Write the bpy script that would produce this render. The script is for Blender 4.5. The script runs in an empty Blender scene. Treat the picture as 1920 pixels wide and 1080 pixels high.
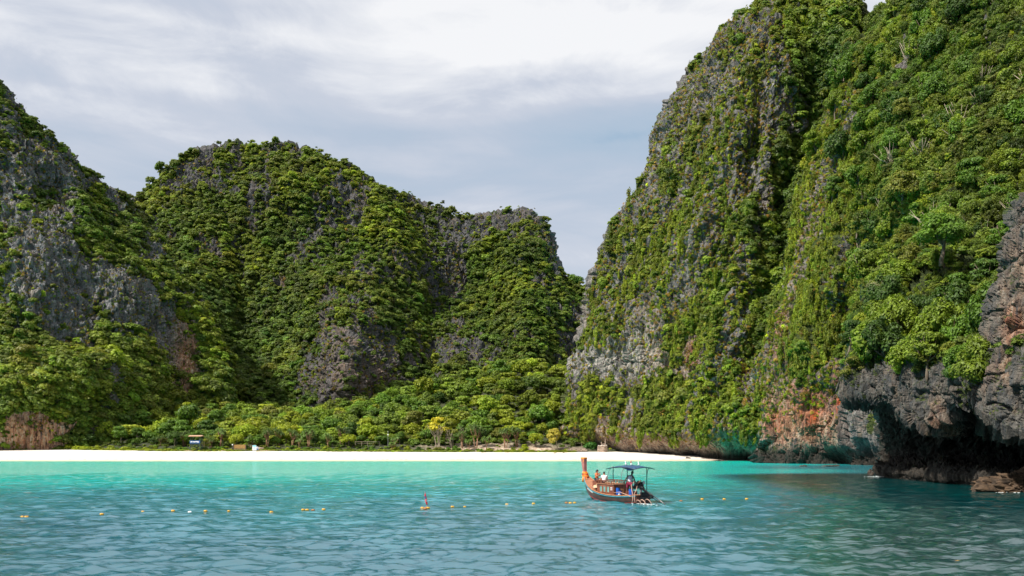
import bpy, math, random
import numpy as np
from mathutils import Vector, Matrix

R = math.radians
F = 1663.0            # focal length in pixels of the 1920 px wide frame
CX, HY, CAMZ = 960.0, 831.0, 4.5
rng = np.random.default_rng(7)
random.seed(7)
sc = bpy.context.scene
COL = sc.collection

# ---------------------------------------------------------------- camera
cam_d = bpy.data.cameras.new('camera')
cam = bpy.data.objects.new('camera', cam_d)
COL.objects.link(cam)
cam.location = (0, 0, CAMZ)
cam.rotation_euler = (R(90), 0, 0)
cam_d.sensor_width = 36.0
cam_d.lens = F / 1920.0 * 36.0
cam_d.shift_y = (HY - 540.0) / 1920.0
cam_d.clip_start = 0.5
cam_d.clip_end = 6000
sc.camera = cam

# ---------------------------------------------------------------- exposure
sc.view_settings.view_transform = 'Standard'
sc.view_settings.look = 'None'
sc.view_settings.gamma = 1.0
sc.view_settings.exposure = 0.55
sc.view_settings.use_curve_mapping = False
sc.render.engine = 'CYCLES'
sc.cycles.use_denoising = True
sc.cycles.use_adaptive_sampling = True
sc.cycles.adaptive_threshold = 0.02
sc.cycles.max_bounces = 5
sc.cycles.diffuse_bounces = 2
sc.cycles.glossy_bounces = 2
sc.cycles.transmission_bounces = 2
sc.cycles.transparent_max_bounces = 4
sc.cycles.caustics_reflective = False
sc.cycles.caustics_refractive = False
try:
    sc.cycles.denoising_prefilter = 'ACCURATE'
except Exception:
    pass
sc.render.use_persistent_data = False
sc.render.filter_size = 1.2 if hasattr(sc.render, 'filter_size') else 1.5

# ---------------------------------------------------------------- sun + world
SUN = Vector((-0.62, -0.40, 0.88)).normalized()      # from the scene towards the sun
sun_d = bpy.data.lights.new('sun', 'SUN')
sun_d.energy = 5.0
sun_d.angle = R(2.0)
sun_d.color = (1.0, 0.95, 0.86)
sun = bpy.data.objects.new('sun', sun_d)
COL.objects.link(sun)
sun.rotation_euler = (-SUN).to_track_quat('-Z', 'Y').to_euler()
sun.location = (0, 0, 300)
SUN_ELEV = math.asin(SUN.z)
SUN_ROT = math.atan2(SUN.x, SUN.y)


class NT:
    """small helper for node trees"""
    def __init__(s, tree):
        s.t = tree
        s.n = tree.nodes
        s.l = tree.links

    def add(s, kind, **kw):
        n = s.n.new(kind)
        for k, v in kw.items():
            setattr(n, k, v)
        return n

    def link(s, a, b):
        s.l.new(a, b)

    def val(s, sock, v):
        if hasattr(v, 'is_output') or isinstance(v, bpy.types.NodeSocket):
            s.l.new(v, sock)
        else:
            sock.default_value = v

    def math(s, op, a, b=0.5, c=None, clamp=False):
        n = s.n.new('ShaderNodeMath')
        n.operation = op
        n.use_clamp = clamp
        s.val(n.inputs[0], a)
        s.val(n.inputs[1], b)
        if c is not None:
            s.val(n.inputs[2], c)
        return n.outputs[0]

    def mix(s, fac, a, b, blend='MIX'):
        n = s.n.new('ShaderNodeMix')
        n.data_type = 'RGBA'
        n.blend_type = blend
        s.val(n.inputs['Factor'], fac)
        ia = [i for i in n.inputs if i.name == 'A' and i.type == 'RGBA'][0]
        ib = [i for i in n.inputs if i.name == 'B' and i.type == 'RGBA'][0]
        s.val(ia, a if not isinstance(a, tuple) else (*a[:3], 1))
        s.val(ib, b if not isinstance(b, tuple) else (*b[:3], 1))
        return [o for o in n.outputs if o.type == 'RGBA'][0]

    def ramp(s, fac, stops, interp='LINEAR'):
        n = s.n.new('ShaderNodeValToRGB')
        n.color_ramp.interpolation = interp
        el = n.color_ramp.elements
        while len(el) > 1:
            el.remove(el[-1])
        el[0].position = stops[0][0]
        c = stops[0][1]
        el[0].color = (*c[:3], 1) if isinstance(c, tuple) else (c, c, c, 1)
        for p, c in stops[1:]:
            e = el.new(p)
            e.color = (*c[:3], 1) if isinstance(c, tuple) else (c, c, c, 1)
        s.val(n.inputs[0], fac)
        return n.outputs[0]

    def noise(s, vec, scale, detail=4, rough=0.55, dist=0.0, out='Fac', lac=2.0):
        n = s.n.new('ShaderNodeTexNoise')
        s.val(n.inputs['Vector'], vec)
        s.val(n.inputs['Scale'], scale)
        n.inputs['Detail'].default_value = detail
        n.inputs['Roughness'].default_value = rough
        n.inputs['Distortion'].default_value = dist
        n.inputs['Lacunarity'].default_value = lac
        return n.outputs[out]

    def mapping(s, vec, scale=(1, 1, 1), loc=(0, 0, 0), rot=(0, 0, 0)):
        n = s.n.new('ShaderNodeMapping')
        s.val(n.inputs['Vector'], vec)
        n.inputs['Scale'].default_value = scale
        n.inputs['Location'].default_value = loc
        n.inputs['Rotation'].default_value = rot
        return n.outputs[0]


world = bpy.data.worlds.new('World')
sc.world = world
world.use_nodes = True
w = NT(world.node_tree)
w.n.clear()
sky = w.add('ShaderNodeTexSky', sky_type='NISHITA')
sky.sun_disc = False
sky.sun_elevation = SUN_ELEV
sky.sun_rotation = SUN_ROT
sky.air_density = 1.2
sky.dust_density = 1.0
tc = w.add('ShaderNodeTexCoord')
dirv = tc.outputs['Generated']
sep = w.add('ShaderNodeSeparateXYZ')
w.link(dirv, sep.inputs[0])
# thin layered cloud, stretched along the horizon, everywhere in the sky
m1 = w.mapping(dirv, (1.5, 1.5, 6.5), (8.20, 7.10, 0.83), (0, R(4), 0))
n1 = w.noise(m1, 1.0, 3, 0.42, 0.3)
m2 = w.mapping(dirv, (2.0, 2.0, 16.0), (3.30,5.2,4.30), (0, R(-3), 0))
n2 = w.noise(m2, 1.7, 3, 0.42, 0.25)
m3 = w.mapping(dirv, (1.0, 1.0, 3.2), (16.60, 1.2, 4.30), (0, R(10), 0))
n3 = w.noise(m3, 0.9, 2, 0.4, 0.1)
n4 = w.noise(w.mapping(dirv, (3.0, 3.0, 8.0), (2.3, 8.2, 1.0)), 1.6, 8, 0.62, 0.6)
cl = w.math('ADD', w.math('MULTIPLY', w.math('SUBTRACT', n4, 0.5), 0.16), w.math('ADD', w.math('MULTIPLY', n1, 0.46), w.math('ADD', w.math('MULTIPLY', n2, 0.14), w.math('MULTIPLY', n3, 0.40))))
# higher up the layer is thicker and whiter
elev = w.math('MULTIPLY', sep.outputs['Z'], 0.34)
cl2 = w.math('ADD', w.math('SUBTRACT', cl, 0.045), elev)
cloud = w.ramp(cl2, [(0.40, (0.25, 0.42, 0.60)), (0.46, (0.43, 0.54, 0.67)), (0.52, (0.50, 0.575, 0.69)),
                     (0.565, (0.61, 0.65, 0.74)), (0.62, (0.96, 0.96, 0.97))])
skyc = w.mix(1.0, sky.outputs[0], (0.10, 0.10, 0.10), 'MULTIPLY')
full = w.mix(0.88, skyc, cloud)
bg = w.add('ShaderNodeBackground')
w.link(full, bg.inputs[0])
bg.inputs[1].default_value = 0.72
wo = w.add('ShaderNodeOutputWorld')
w.link(bg.outputs[0], wo.inputs[0])


# ---------------------------------------------------------------- helpers
def W(px, py, Y):
    """a point of the place: X right, Y away, Z up, from a bearing and a distance"""
    return ((px - CX) / F * Y, Y, CAMZ - (py - HY) / F * Y)


def tag(o, label=None, cat=None, group=None, kind=None):
    if label:
        o['label'] = label
    if cat:
        o['category'] = cat
    if group:
        o['group'] = group
    if kind:
        o['kind'] = kind
    return o


def empty(name, loc, rz=0.0):
    o = bpy.data.objects.new(name, None)
    o.empty_display_size = 0.3
    COL.objects.link(o)
    o.location = loc
    o.rotation_euler = (0, 0, rz)
    return o


def np_mesh(name, V, Fq, mats=(), smooth=False, attrs=None):
    """V (n,3), Fq (m,k) index array"""
    V = np.asarray(V, np.float32)
    Fq = np.asarray(Fq, np.int32)
    me = bpy.data.meshes.new(name)
    me.vertices.add(len(V))
    me.vertices.foreach_set('co', V.ravel())
    if len(Fq):
        k = Fq.shape[1]
        me.loops.add(Fq.size)
        me.loops.foreach_set('vertex_index', Fq.ravel())
        me.polygons.add(len(Fq))
        me.polygons.foreach_set('loop_start', np.arange(0, Fq.size, k, dtype=np.int32))
        me.polygons.foreach_set('loop_total', np.full(len(Fq), k, np.int32))
        me.polygons.foreach_set('use_smooth', np.full(len(Fq), smooth, bool))
    me.update(calc_edges=True)
    if attrs:
        for an, a in attrs.items():
            a = np.asarray(a)
            if a.ndim == 1 and a.dtype.kind == 'i':
                at = me.attributes.new(an, 'INT', 'POINT')
                at.data.foreach_set('value', a.astype(np.int32))
            elif a.ndim == 1:
                at = me.attributes.new(an, 'FLOAT', 'POINT')
                at.data.foreach_set('value', a.astype(np.float32))
            elif a.shape[1] == 3:
                at = me.attributes.new(an, 'FLOAT_VECTOR', 'POINT')
                at.data.foreach_set('vector', a.astype(np.float32).ravel())
    for m in mats:
        me.materials.append(m)
    return me


def link(name, me, parent=None, loc=None):
    o = bpy.data.objects.new(name, me)
    COL.objects.link(o)
    if parent is not None:
        o.parent = parent
    if loc is not None:
        o.location = loc
    return o


class MB:
    """collects shapes for one mesh object"""
    def __init__(s):
        s.v = []
        s.f = []
        s.mi = []
        s.cur = 0

    def add(s, V, Fs):
        b = len(s.v)
        s.v.extend([tuple(p) for p in V])
        for f in Fs:
            s.f.append(tuple(b + i for i in f))
            s.mi.append(s.cur)
        return s

    def box(s, c, size, rot=None, taper=1.0):
        hx, hy, hz = size[0] / 2, size[1] / 2, size[2] / 2
        P = []
        for z in (-1, 1):
            k = taper if z > 0 else 1.0
            for x, y in ((-1, -1), (1, -1), (1, 1), (-1, 1)):
                p = Vector((x * hx * k, y * hy * k, z * hz))
                if rot is not None:
                    p = rot @ p
                P.append(p + Vector(c))
        return s.add(P, [(3, 2, 1, 0), (4, 5, 6, 7), (0, 1, 5, 4), (1, 2, 6, 5), (2, 3, 7, 6), (3, 0, 4, 7)])

    def beam(s, a, b, w, h):
        a, b = Vector(a), Vector(b)
        d = b - a
        q = d.to_track_quat('X', 'Z').to_matrix()
        return s.box((a + b) / 2, (d.length, w, h), q)

    def tube(s, pts, r, n=6, cap=True):
        pts = [Vector(p) for p in pts]
        if not hasattr(r, '__len__'):
            r = [r] * len(pts)
        rings = []
        up = Vector((0, 0, 1))
        prev = None
        for i, p in enumerate(pts):
            d = (pts[min(i + 1, len(pts) - 1)] - pts[max(i - 1, 0)])
            if d.length < 1e-9:
                d = Vector((0, 0, 1))
            d.normalize()
            if prev is None:
                a = d.cross(up)
                if a.length < 0.05:
                    a = d.cross(Vector((1, 0, 0)))
            else:
                a = prev - d * prev.dot(d)
                if a.length < 1e-5:
                    a = d.cross(up)
            a.normalize()
            prev = a
            b = d.cross(a)
            rings.append([p + (a * math.cos(2 * math.pi * k / n) + b * math.sin(2 * math.pi * k / n)) * r[i] for k in range(n)])
        V = [q for ring in rings for q in ring]
        Fs = []
        for i in range(len(pts) - 1):
            for k in range(n):
                k2 = (k + 1) % n
                Fs.append((i * n + k, i * n + k2, (i + 1) * n + k2, (i + 1) * n + k))
        if cap:
            Fs.append(tuple(range(n))[::-1])
            Fs.append(tuple((len(pts) - 1) * n + k for k in range(n)))
        return s.add(V, Fs)

    def ell(s, c, r, nu=10, nv=7, rot=None):
        V, Fs = [], []
        for j in range(nv + 1):
            th = math.pi * j / nv
            for i in range(nu):
                ph = 2 * math.pi * i / nu
                p = Vector((r[0] * math.sin(th) * math.cos(ph), r[1] * math.sin(th) * math.sin(ph), r[2] * math.cos(th)))
                if rot is not None:
                    p = rot @ p
                V.append(p + Vector(c))
        for j in range(nv):
            for i in range(nu):
                i2 = (i + 1) % nu
                Fs.append((j * nu + i, (j + 1) * nu + i, (j + 1) * nu + i2, j * nu + i2))
        return s.add(V, Fs)

    def loft(s, sections, close=False, caps=True):
        n = len(sections[0])
        V = [p for sec in sections for p in sec]
        Fs = []
        m = n if close else n - 1
        for i in range(len(sections) - 1):
            for k in range(m):
                k2 = (k + 1) % n
                Fs.append((i * n + k, i * n + k2, (i + 1) * n + k2, (i + 1) * n + k))
        if caps and close:
            Fs.append(tuple(range(n))[::-1])
            Fs.append(tuple((len(sections) - 1) * n + k for k in range(n)))
        return s.add(V, Fs)

    def mesh(s, name, mats, smooth=False):
        me = bpy.data.meshes.new(name)
        me.from_pydata([tuple(p) for p in s.v], [], s.f)
        if not isinstance(mats, (list, tuple)):
            mats = [mats]
        for m in mats:
            me.materials.append(m)
        me.polygons.foreach_set('material_index', s.mi)
        me.polygons.foreach_set('use_smooth', [smooth] * len(s.f))
        me.update()
        return me

    def build(s, name, mats, parent=None, smooth=False, loc=None):
        return link(name, s.mesh(name, mats, smooth), parent, loc)


# ---------------------------------------------------------------- numpy noise
def _h(ix, iy, iz, seed):
    h = (ix.astype(np.uint32) * np.uint32(374761393) + iy.astype(np.uint32) * np.uint32(668265263)
         + iz.astype(np.uint32) * np.uint32(2147483647) + np.uint32((seed * 1274126177) & 0xffffffff))
    h = (h ^ (h >> np.uint32(13))) * np.uint32(1274126177)
    h = (h ^ (h >> np.uint32(15))) * np.uint32(2246822519)
    h = h ^ (h >> np.uint32(16))
    return h


def gnoise(P, seed=0):
    """gradient noise in about -1..1 at points P (n,3)"""
    P = np.asarray(P, np.float64)
    i = np.floor(P).astype(np.int64)
    f = P - i
    u = f * f * f * (f * (f * 6 - 15) + 10)
    out = 0
    for dx in (0, 1):
        wx = u[..., 0] if dx else 1 - u[..., 0]
        for dy in (0, 1):
            wy = u[..., 1] if dy else 1 - u[..., 1]
            for dz in (0, 1):
                wz = u[..., 2] if dz else 1 - u[..., 2]
                h = _h(i[..., 0] + dx, i[..., 1] + dy, i[..., 2] + dz, seed)
                gx = ((h & np.uint32(1023)).astype(np.float64) / 511.5 - 1)
                gy = (((h >> np.uint32(10)) & np.uint32(1023)).astype(np.float64) / 511.5 - 1)
                gz = (((h >> np.uint32(20)) & np.uint32(1023)).astype(np.float64) / 511.5 - 1)
                out = out + wx * wy * wz * (gx * (f[..., 0] - dx) + gy * (f[..., 1] - dy) + gz * (f[..., 2] - dz))
    return out * 1.6


def fbm(P, octaves=4, seed=0, rough=0.5, lac=2.03):
    a, s, t = 1.0, 0, 0
    P = np.asarray(P, np.float64)
    for o in range(octaves):
        s = s + a * gnoise(P, seed + o * 17)
        t += a
        a *= rough
        P = P * lac + 11.3
    return s / t * 1.5


def ridged(P, octaves=4, seed=0, rough=0.5):
    a, s, t = 1.0, 0, 0
    P = np.asarray(P, np.float64)
    for o in range(octaves):
        s = s + a * (1 - 2.2 * np.abs(gnoise(P, seed + o * 31)))
        t += a
        a *= rough
        P = P * 2.07 + 7.7
    return s / t


def sstep(a, b, x):
    t = np.clip((x - a) / (b - a), 0, 1)
    return t * t * (3 - 2 * t)


def facets(P, cell, seed, tilt=1.0):
    """broken, angular relief: every irregular cell gets a tilted plane of its own; sharp steps between"""
    Q = np.asarray(P, np.float64) / np.asarray(cell)
    i = np.floor(Q).astype(np.int64)
    best = np.full(len(Q), 1e9)
    val = np.zeros(len(Q))
    sec = np.full(len(Q), 1e9)
    for dx in (-1, 0, 1):
        for dy in (-1, 0, 1):
            for dz in (-1, 0, 1):
                c = i + np.array([dx, dy, dz])
                h = _h(c[:, 0], c[:, 1], c[:, 2], seed)
                jx = (h & np.uint32(1023)) / 1023.0
                jy = ((h >> np.uint32(10)) & np.uint32(1023)) / 1023.0
                jz = ((h >> np.uint32(20)) & np.uint32(1023)) / 1023.0
                h2 = h * np.uint32(2654435761) ^ (h >> np.uint32(7))
                t1 = (h2 & np.uint32(1023)) / 511.5 - 1
                t2 = ((h2 >> np.uint32(10)) & np.uint32(1023)) / 511.5 - 1
                t3 = ((h2 >> np.uint32(20)) & np.uint32(1023)) / 511.5 - 1
                d0, d1, d2 = Q[:, 0] - c[:, 0] - jx, Q[:, 1] - c[:, 1] - jy, Q[:, 2] - c[:, 2] - jz
                d = d0 * d0 + d1 * d1 + d2 * d2
                v = t3 * .8 + tilt * (d0 * t1 + d1 * t2 + d2 * t1 * t2)
                nb = d < best
                sec = np.where(nb, best, np.minimum(sec, d))
                val = np.where(nb, v, val)
                best = np.where(nb, d, best)
    edge = np.sqrt(sec) - np.sqrt(best)
    return val - 0.6 * np.exp(-(edge / 0.10) ** 2)
# ---------------------------------------------------------------- materials
MATS = {}


def new_mat(name):
    m = bpy.data.materials.new(name)
    m.use_nodes = True
    t = NT(m.node_tree)
    t.n.clear()
    out = t.add('ShaderNodeOutputMaterial')
    b = t.add('ShaderNodeBsdfPrincipled')
    t.link(b.outputs[0], out.inputs[0])
    return m, t, b, out


def simple(name, col, rough=0.6, var=0.15, scale=6.0, metal=0.0, bump=0.0, spec=0.4, grime=None):
    if name in MATS:
        return MATS[name]
    m, t, b, out = new_mat(name)
    g = t.add('ShaderNodeTexCoord')
    n = t.noise(g.outputs['Object'], scale, 5, 0.6)
    dark = tuple(c * (1 - var * 1.6) for c in col)
    lite = tuple(min(1, c * (1 + var)) for c in col)
    c = t.ramp(n, [(0.32, dark), (0.5, col), (0.68, lite)])
    if grime:
        n2 = t.noise(t.mapping(g.outputs['Object'], (1, 1, 0.35)), scale * 0.6, 5, 0.65)
        c = t.mix(t.ramp(n2, [(0.5, 0.0), (0.66, 0.8)]), c, grime)
    t.link(c, b.inputs['Base Color'])
    b.inputs['Roughness'].default_value = rough
    b.inputs['Metallic'].default_value = metal
    b.inputs['Specular IOR Level'].default_value = spec
    if bump:
        bp = t.add('ShaderNodeBump')
        bp.inputs['Strength'].default_value = bump
        bp.inputs['Distance'].default_value = 0.02
        t.link(n, bp.inputs['Height'])
        t.link(bp.outputs[0], b.inputs['Normal'])
    MATS[name] = m
    return m


def attr(t, name, kind='GEOMETRY', out='Fac'):
    a = t.add('ShaderNodeAttribute', attribute_name=name, attribute_type=kind)
    return a.outputs[out]


def rock_material(name, ground=(0.030, 0.045, 0.014), light=(0.30, 0.285, 0.265), k=1.0, warm=(0.34, 0.19, 0.10), hs=1.0):
    m, t, b, out = new_mat(name)
    geo = t.add('ShaderNodeNewGeometry')
    pos = geo.outputs['Position']
    veg = attr(t, 'veg')
    tan = attr(t, 'tan')
    wet = attr(t, 'wet')
    red = attr(t, 'red')
    pale = attr(t, 'pale')
    # vertical drip streaks + blotches + fine grain
    st = t.noise(t.mapping(pos, (0.55 * k, 0.55 * k, 0.055 * k)), 1.0, 6, 0.62, 0.6)
    st2 = t.noise(t.mapping(pos, (1.9 * k, 1.9 * k, 0.16 * k), (5, 3, 1)), 1.0, 5, 0.6, 0.8)
    bl = t.noise(pos, 0.21 * k, 6, 0.65)
    fi = t.noise(pos, 2.2 * k, 6, 0.7)
    sum_ = t.math('ADD', t.math('MULTIPLY', st, 0.30), t.math('MULTIPLY', st2, 0.25))
    sum_ = t.math('ADD', sum_, t.math('MULTIPLY', bl, 0.2))
    sum_ = t.math('ADD', sum_, t.math('MULTIPLY', fi, 0.25))
    L = light
    grey = t.ramp(sum_, [(0.38, (0.022, 0.023, 0.028)), (0.45, (0.072, 0.076, 0.078)), (0.505, (L[0] * .55, L[1] * .56, L[2] * .57)),
                         (0.57, L), (0.64, tuple(min(0.7, x * 1.45) for x in L))])
    wn = t.noise(t.mapping(pos, (0.8 * k, 0.8 * k, 0.09 * k), (2, 9, 4)), 1.0, 5, 0.6, 0.5)
    warmc = t.ramp(t.math('ADD', t.math('MULTIPLY', wn, 0.5), t.math('MULTIPLY', st2, 0.5)),
                   [(0.38, (0.045, 0.035, 0.03)), (0.45, (warm[0] * .6, warm[1] * .5, warm[2] * .5)), (0.5, warm),
                    (0.55, (0.42, 0.29, 0.19)), (0.62, (0.50, 0.42, 0.33))])
    c = t.mix(t.math('MULTIPLY', tan, t.ramp(wn, [(0.3, 0.6), (0.5, 1.0)])), grey, warmc)
    # rusty accents everywhere, little
    rustn = t.noise(t.mapping(pos, (0.3 * k, 0.3 * k, 0.08 * k), (12, 1, 7)), 1.0, 5, 0.6)
    c = t.mix(t.ramp(rustn, [(0.57, 0.0), (0.70, 0.32)]), c, (0.25, 0.15, 0.07))
    palec = t.ramp(t.math('ADD', t.math('MULTIPLY', st2, 0.6), t.math('MULTIPLY', wn, 0.4)), [(0.40, (0.06, 0.06, 0.062)), (0.47, (0.20, 0.185, 0.17)), (0.53, (0.36, 0.33, 0.295)), (0.62, (0.50, 0.45, 0.40))])
    c = t.mix(pale, c, palec)
    c = t.mix(t.math('MULTIPLY', red, t.ramp(st2, [(0.4, 0.25), (0.52, 1.0)])), c, (0.40, 0.075, 0.022))
    # moss, lichens and low herbs on the less steep stone, as a mottled skin
    sepn = t.add('ShaderNodeSeparateXYZ')
    t.link(geo.outputs['Normal'], sepn.inputs[0])
    mossn = t.noise(t.mapping(pos, (1, 1, 0.45)), 0.55 * k, 6, 0.7)
    mo = t.math('ADD', t.math('MULTIPLY', veg, 0.75), t.math('MULTIPLY', sepn.outputs[2], 0.25))
    mo = t.math('ADD', mo, t.math('MULTIPLY', t.math('SUBTRACT', mossn, 0.5), 2.2))
    mof = t.ramp(mo, [(0.34, 0.0), (0.46, 1.0)])
    gn = t.noise(pos, 1.5 * k, 5, 0.7)
    gcol = t.ramp(gn, [(0.35, tuple(x * .55 for x in ground)), (0.5, ground), (0.62, (0.085, 0.105, 0.018)), (0.72, (0.17, 0.15, 0.035))])
    c = t.mix(mof, c, gcol)
    c = t.mix(wet, c, t.ramp(fi, [(0.4, (0.012, 0.011, 0.010)), (0.6, (0.045, 0.036, 0.027))]))  # dark tidal band, and the painted shade inside the sea cave
    t.link(c, b.inputs['Base Color'])
    b.inputs['Specular IOR Level'].default_value = 0.25
    t.link(t.math('SUBTRACT', 0.9, t.math('MULTIPLY', wet, 0.35)), b.inputs['Roughness'])
    bp = t.add('ShaderNodeBump')
    bp.inputs['Strength'].default_value = 1.0
    bp.inputs['Distance'].default_value = 0.9 / k * hs
    crack = t.add('ShaderNodeTexVoronoi', feature='DISTANCE_TO_EDGE')
    t.link(t.mapping(pos, (0.5 * k, 0.5 * k, 0.2 * k)), crack.inputs['Vector'])
    crack.inputs['Scale'].default_value = 1.0
    ck = t.math('MINIMUM', t.math('MULTIPLY', crack.outputs['Distance'], 4.0), 0.5)
    rg = t.add('ShaderNodeTexNoise', noise_type='RIDGED_MULTIFRACTAL')
    t.link(t.mapping(pos, (0.8 * k, 0.8 * k, 0.28 * k), (3, 3, 3)), rg.inputs['Vector'])
    rg.inputs['Scale'].default_value = 1.0
    rg.inputs['Detail'].default_value = 5
    rg.inputs['Roughness'].default_value = 0.6
    rgv = t.math('MINIMUM', rg.outputs['Fac'], 1.6)
    hgt = t.math('ADD', t.math('MULTIPLY', rgv, 0.75), t.math('MULTIPLY', st2, 0.6))
    hgt = t.math('ADD', hgt, t.math('MULTIPLY', st2, 0.1)) if False else t.math('ADD', hgt, t.math('ADD', t.math('MULTIPLY', fi, 0.55), t.math('MULTIPLY', ck, 0.5)))
    t.link(hgt, bp.inputs['Height'])
    t.link(bp.outputs[0], b.inputs['Normal'])
    return m


def leaf_material(name, trans=0.28, gain=1.0):
    m, t, b, out = new_mat(name)
    a = t.add('ShaderNodeAttribute', attribute_name='tint', attribute_type='INSTANCER')
    geo = t.add('ShaderNodeNewGeometry')
    tcn = t.add('ShaderNodeTexCoord')
    n = t.noise(tcn.outputs['Object'], 9.0, 2, 0.6)
    n2 = t.noise(geo.outputs['Position'], 1.3, 3, 0.6)
    vv = t.math('ADD', t.math('MULTIPLY', n, 0.5), t.math('MULTIPLY', n2, 0.5))
    f = t.ramp(vv, [(0.36, 0.48), (0.5, 0.95), (0.64, 1.6)])
    c = t.mix(1.0, a.outputs['Color'], f, 'MULTIPLY')
    c = t.mix(t.ramp(n2, [(0.55, 0.0), (0.75, 0.30)]), c, (0.19, 0.165, 0.022))
    if gain != 1.0:
        c = t.mix(1.0, c, (gain, gain, gain), 'MULTIPLY')
    t.link(c, b.inputs['Base Color'])
    b.inputs['Roughness'].default_value = 0.5
    b.inputs['Specular IOR Level'].default_value = 0.25
    tr = t.add('ShaderNodeBsdfTranslucent')
    t.link(t.mix(1.0, c, (1.3, 1.45, 0.5), 'MULTIPLY'), tr.inputs[0])
    ms = t.add('ShaderNodeMixShader')
    ms.inputs[0].default_value = trans
    t.link(b.outputs[0], ms.inputs[1])
    t.link(tr.outputs[0], ms.inputs[2])
    t.link(ms.outputs[0], out.inputs[0])
    return m


LEAF = leaf_material('leaf', 0.28, 1.12)
BLADE = leaf_material('grass_blade', 0.35)
BARK = simple('bark', (0.16, 0.12, 0.085), 0.9, 0.35, 3.0, bump=0.6)
PALE_BARK = simple('pale_bark', (0.34, 0.27, 0.20), 0.85, 0.25, 3.0, bump=0.5)
RED_BARK = simple('red_bark', (0.26, 0.14, 0.085), 0.85, 0.3, 3.0, bump=0.5)
ROCK_L = rock_material('grey_limestone', warm=(0.46, 0.25, 0.14), light=(0.23, 0.23, 0.235))
ROCK_M = rock_material('dark_limestone', light=(0.125, 0.122, 0.128), k=0.7)
ROCK_A = rock_material('pale_limestone', warm=(0.42, 0.25, 0.15), ground=(0.05, 0.062, 0.014), light=(0.24, 0.228, 0.218), k=1.0)
ROCK_B = rock_material('streaked_limestone', ground=(0.04, 0.055, 0.014), light=(0.22, 0.20, 0.19), k=1.5)
ROCK_C = rock_material('weathered_limestone', light=(0.135, 0.125, 0.110), k=2.2, hs=0.8)


def sand_mat():
    m, t, b, out = new_mat('sand')
    geo = t.add('ShaderNodeNewGeometry')
    s = t.add('ShaderNodeSeparateXYZ')
    t.link(geo.outputs['Position'], s.inputs[0])
    n = t.noise(geo.outputs['Position'], 0.3, 6, 0.6)
    z = t.math('ADD', s.outputs[2], t.math('MULTIPLY', t.math('SUBTRACT', n, 0.5), 0.25))
    c = t.ramp(t.math('DIVIDE', z, 3.0), [(0.0, (0.40, 0.30, 0.20)), (0.05, (0.52, 0.41, 0.29)), (0.12, (0.64, 0.57, 0.49)), (0.3, (0.69, 0.64, 0.57)), (1.0, (0.66, 0.60, 0.53))])
    fn = t.noise(geo.outputs['Position'], 2.5, 5, 0.7)
    c = t.mix(t.ramp(fn, [(0.60, 0.0), (0.75, 0.35)]), c, (0.45, 0.36, 0.26))
    t.link(c, b.inputs['Base Color'])
    b.inputs['Roughness'].default_value = 0.9
    bp = t.add('ShaderNodeBump')
    bp.inputs['Strength'].default_value = 0.6
    bp.inputs['Distance'].default_value = 0.15
    t.link(t.noise(geo.outputs['Position'], 1.2, 6, 0.6), bp.inputs['Height'])
    t.link(bp.outputs[0], b.inputs['Normal'])
    return m


def soil_mat():
    m, t, b, out = new_mat('jungle_soil')
    geo = t.add('ShaderNodeNewGeometry')
    n = t.noise(geo.outputs['Position'], 0.8, 6, 0.7)
    bank = attr(t, 'bank')
    c = t.ramp(n, [(0.35, (0.012, 0.016, 0.006)), (0.5, (0.03, 0.04, 0.012)), (0.65, (0.06, 0.055, 0.02))])
    sandc = t.ramp(n, [(0.38, (0.20, 0.12, 0.08)), (0.5, (0.42, 0.31, 0.22)), (0.6, (0.58, 0.47, 0.36))])
    c = t.mix(bank, c, sandc)
    t.link(c, b.inputs['Base Color'])
    b.inputs['Roughness'].default_value = 0.95
    bp = t.add('ShaderNodeBump')
    bp.inputs['Distance'].default_value = 0.4
    t.link(n, bp.inputs['Height'])
    t.link(bp.outputs[0], b.inputs['Normal'])
    return m


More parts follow.
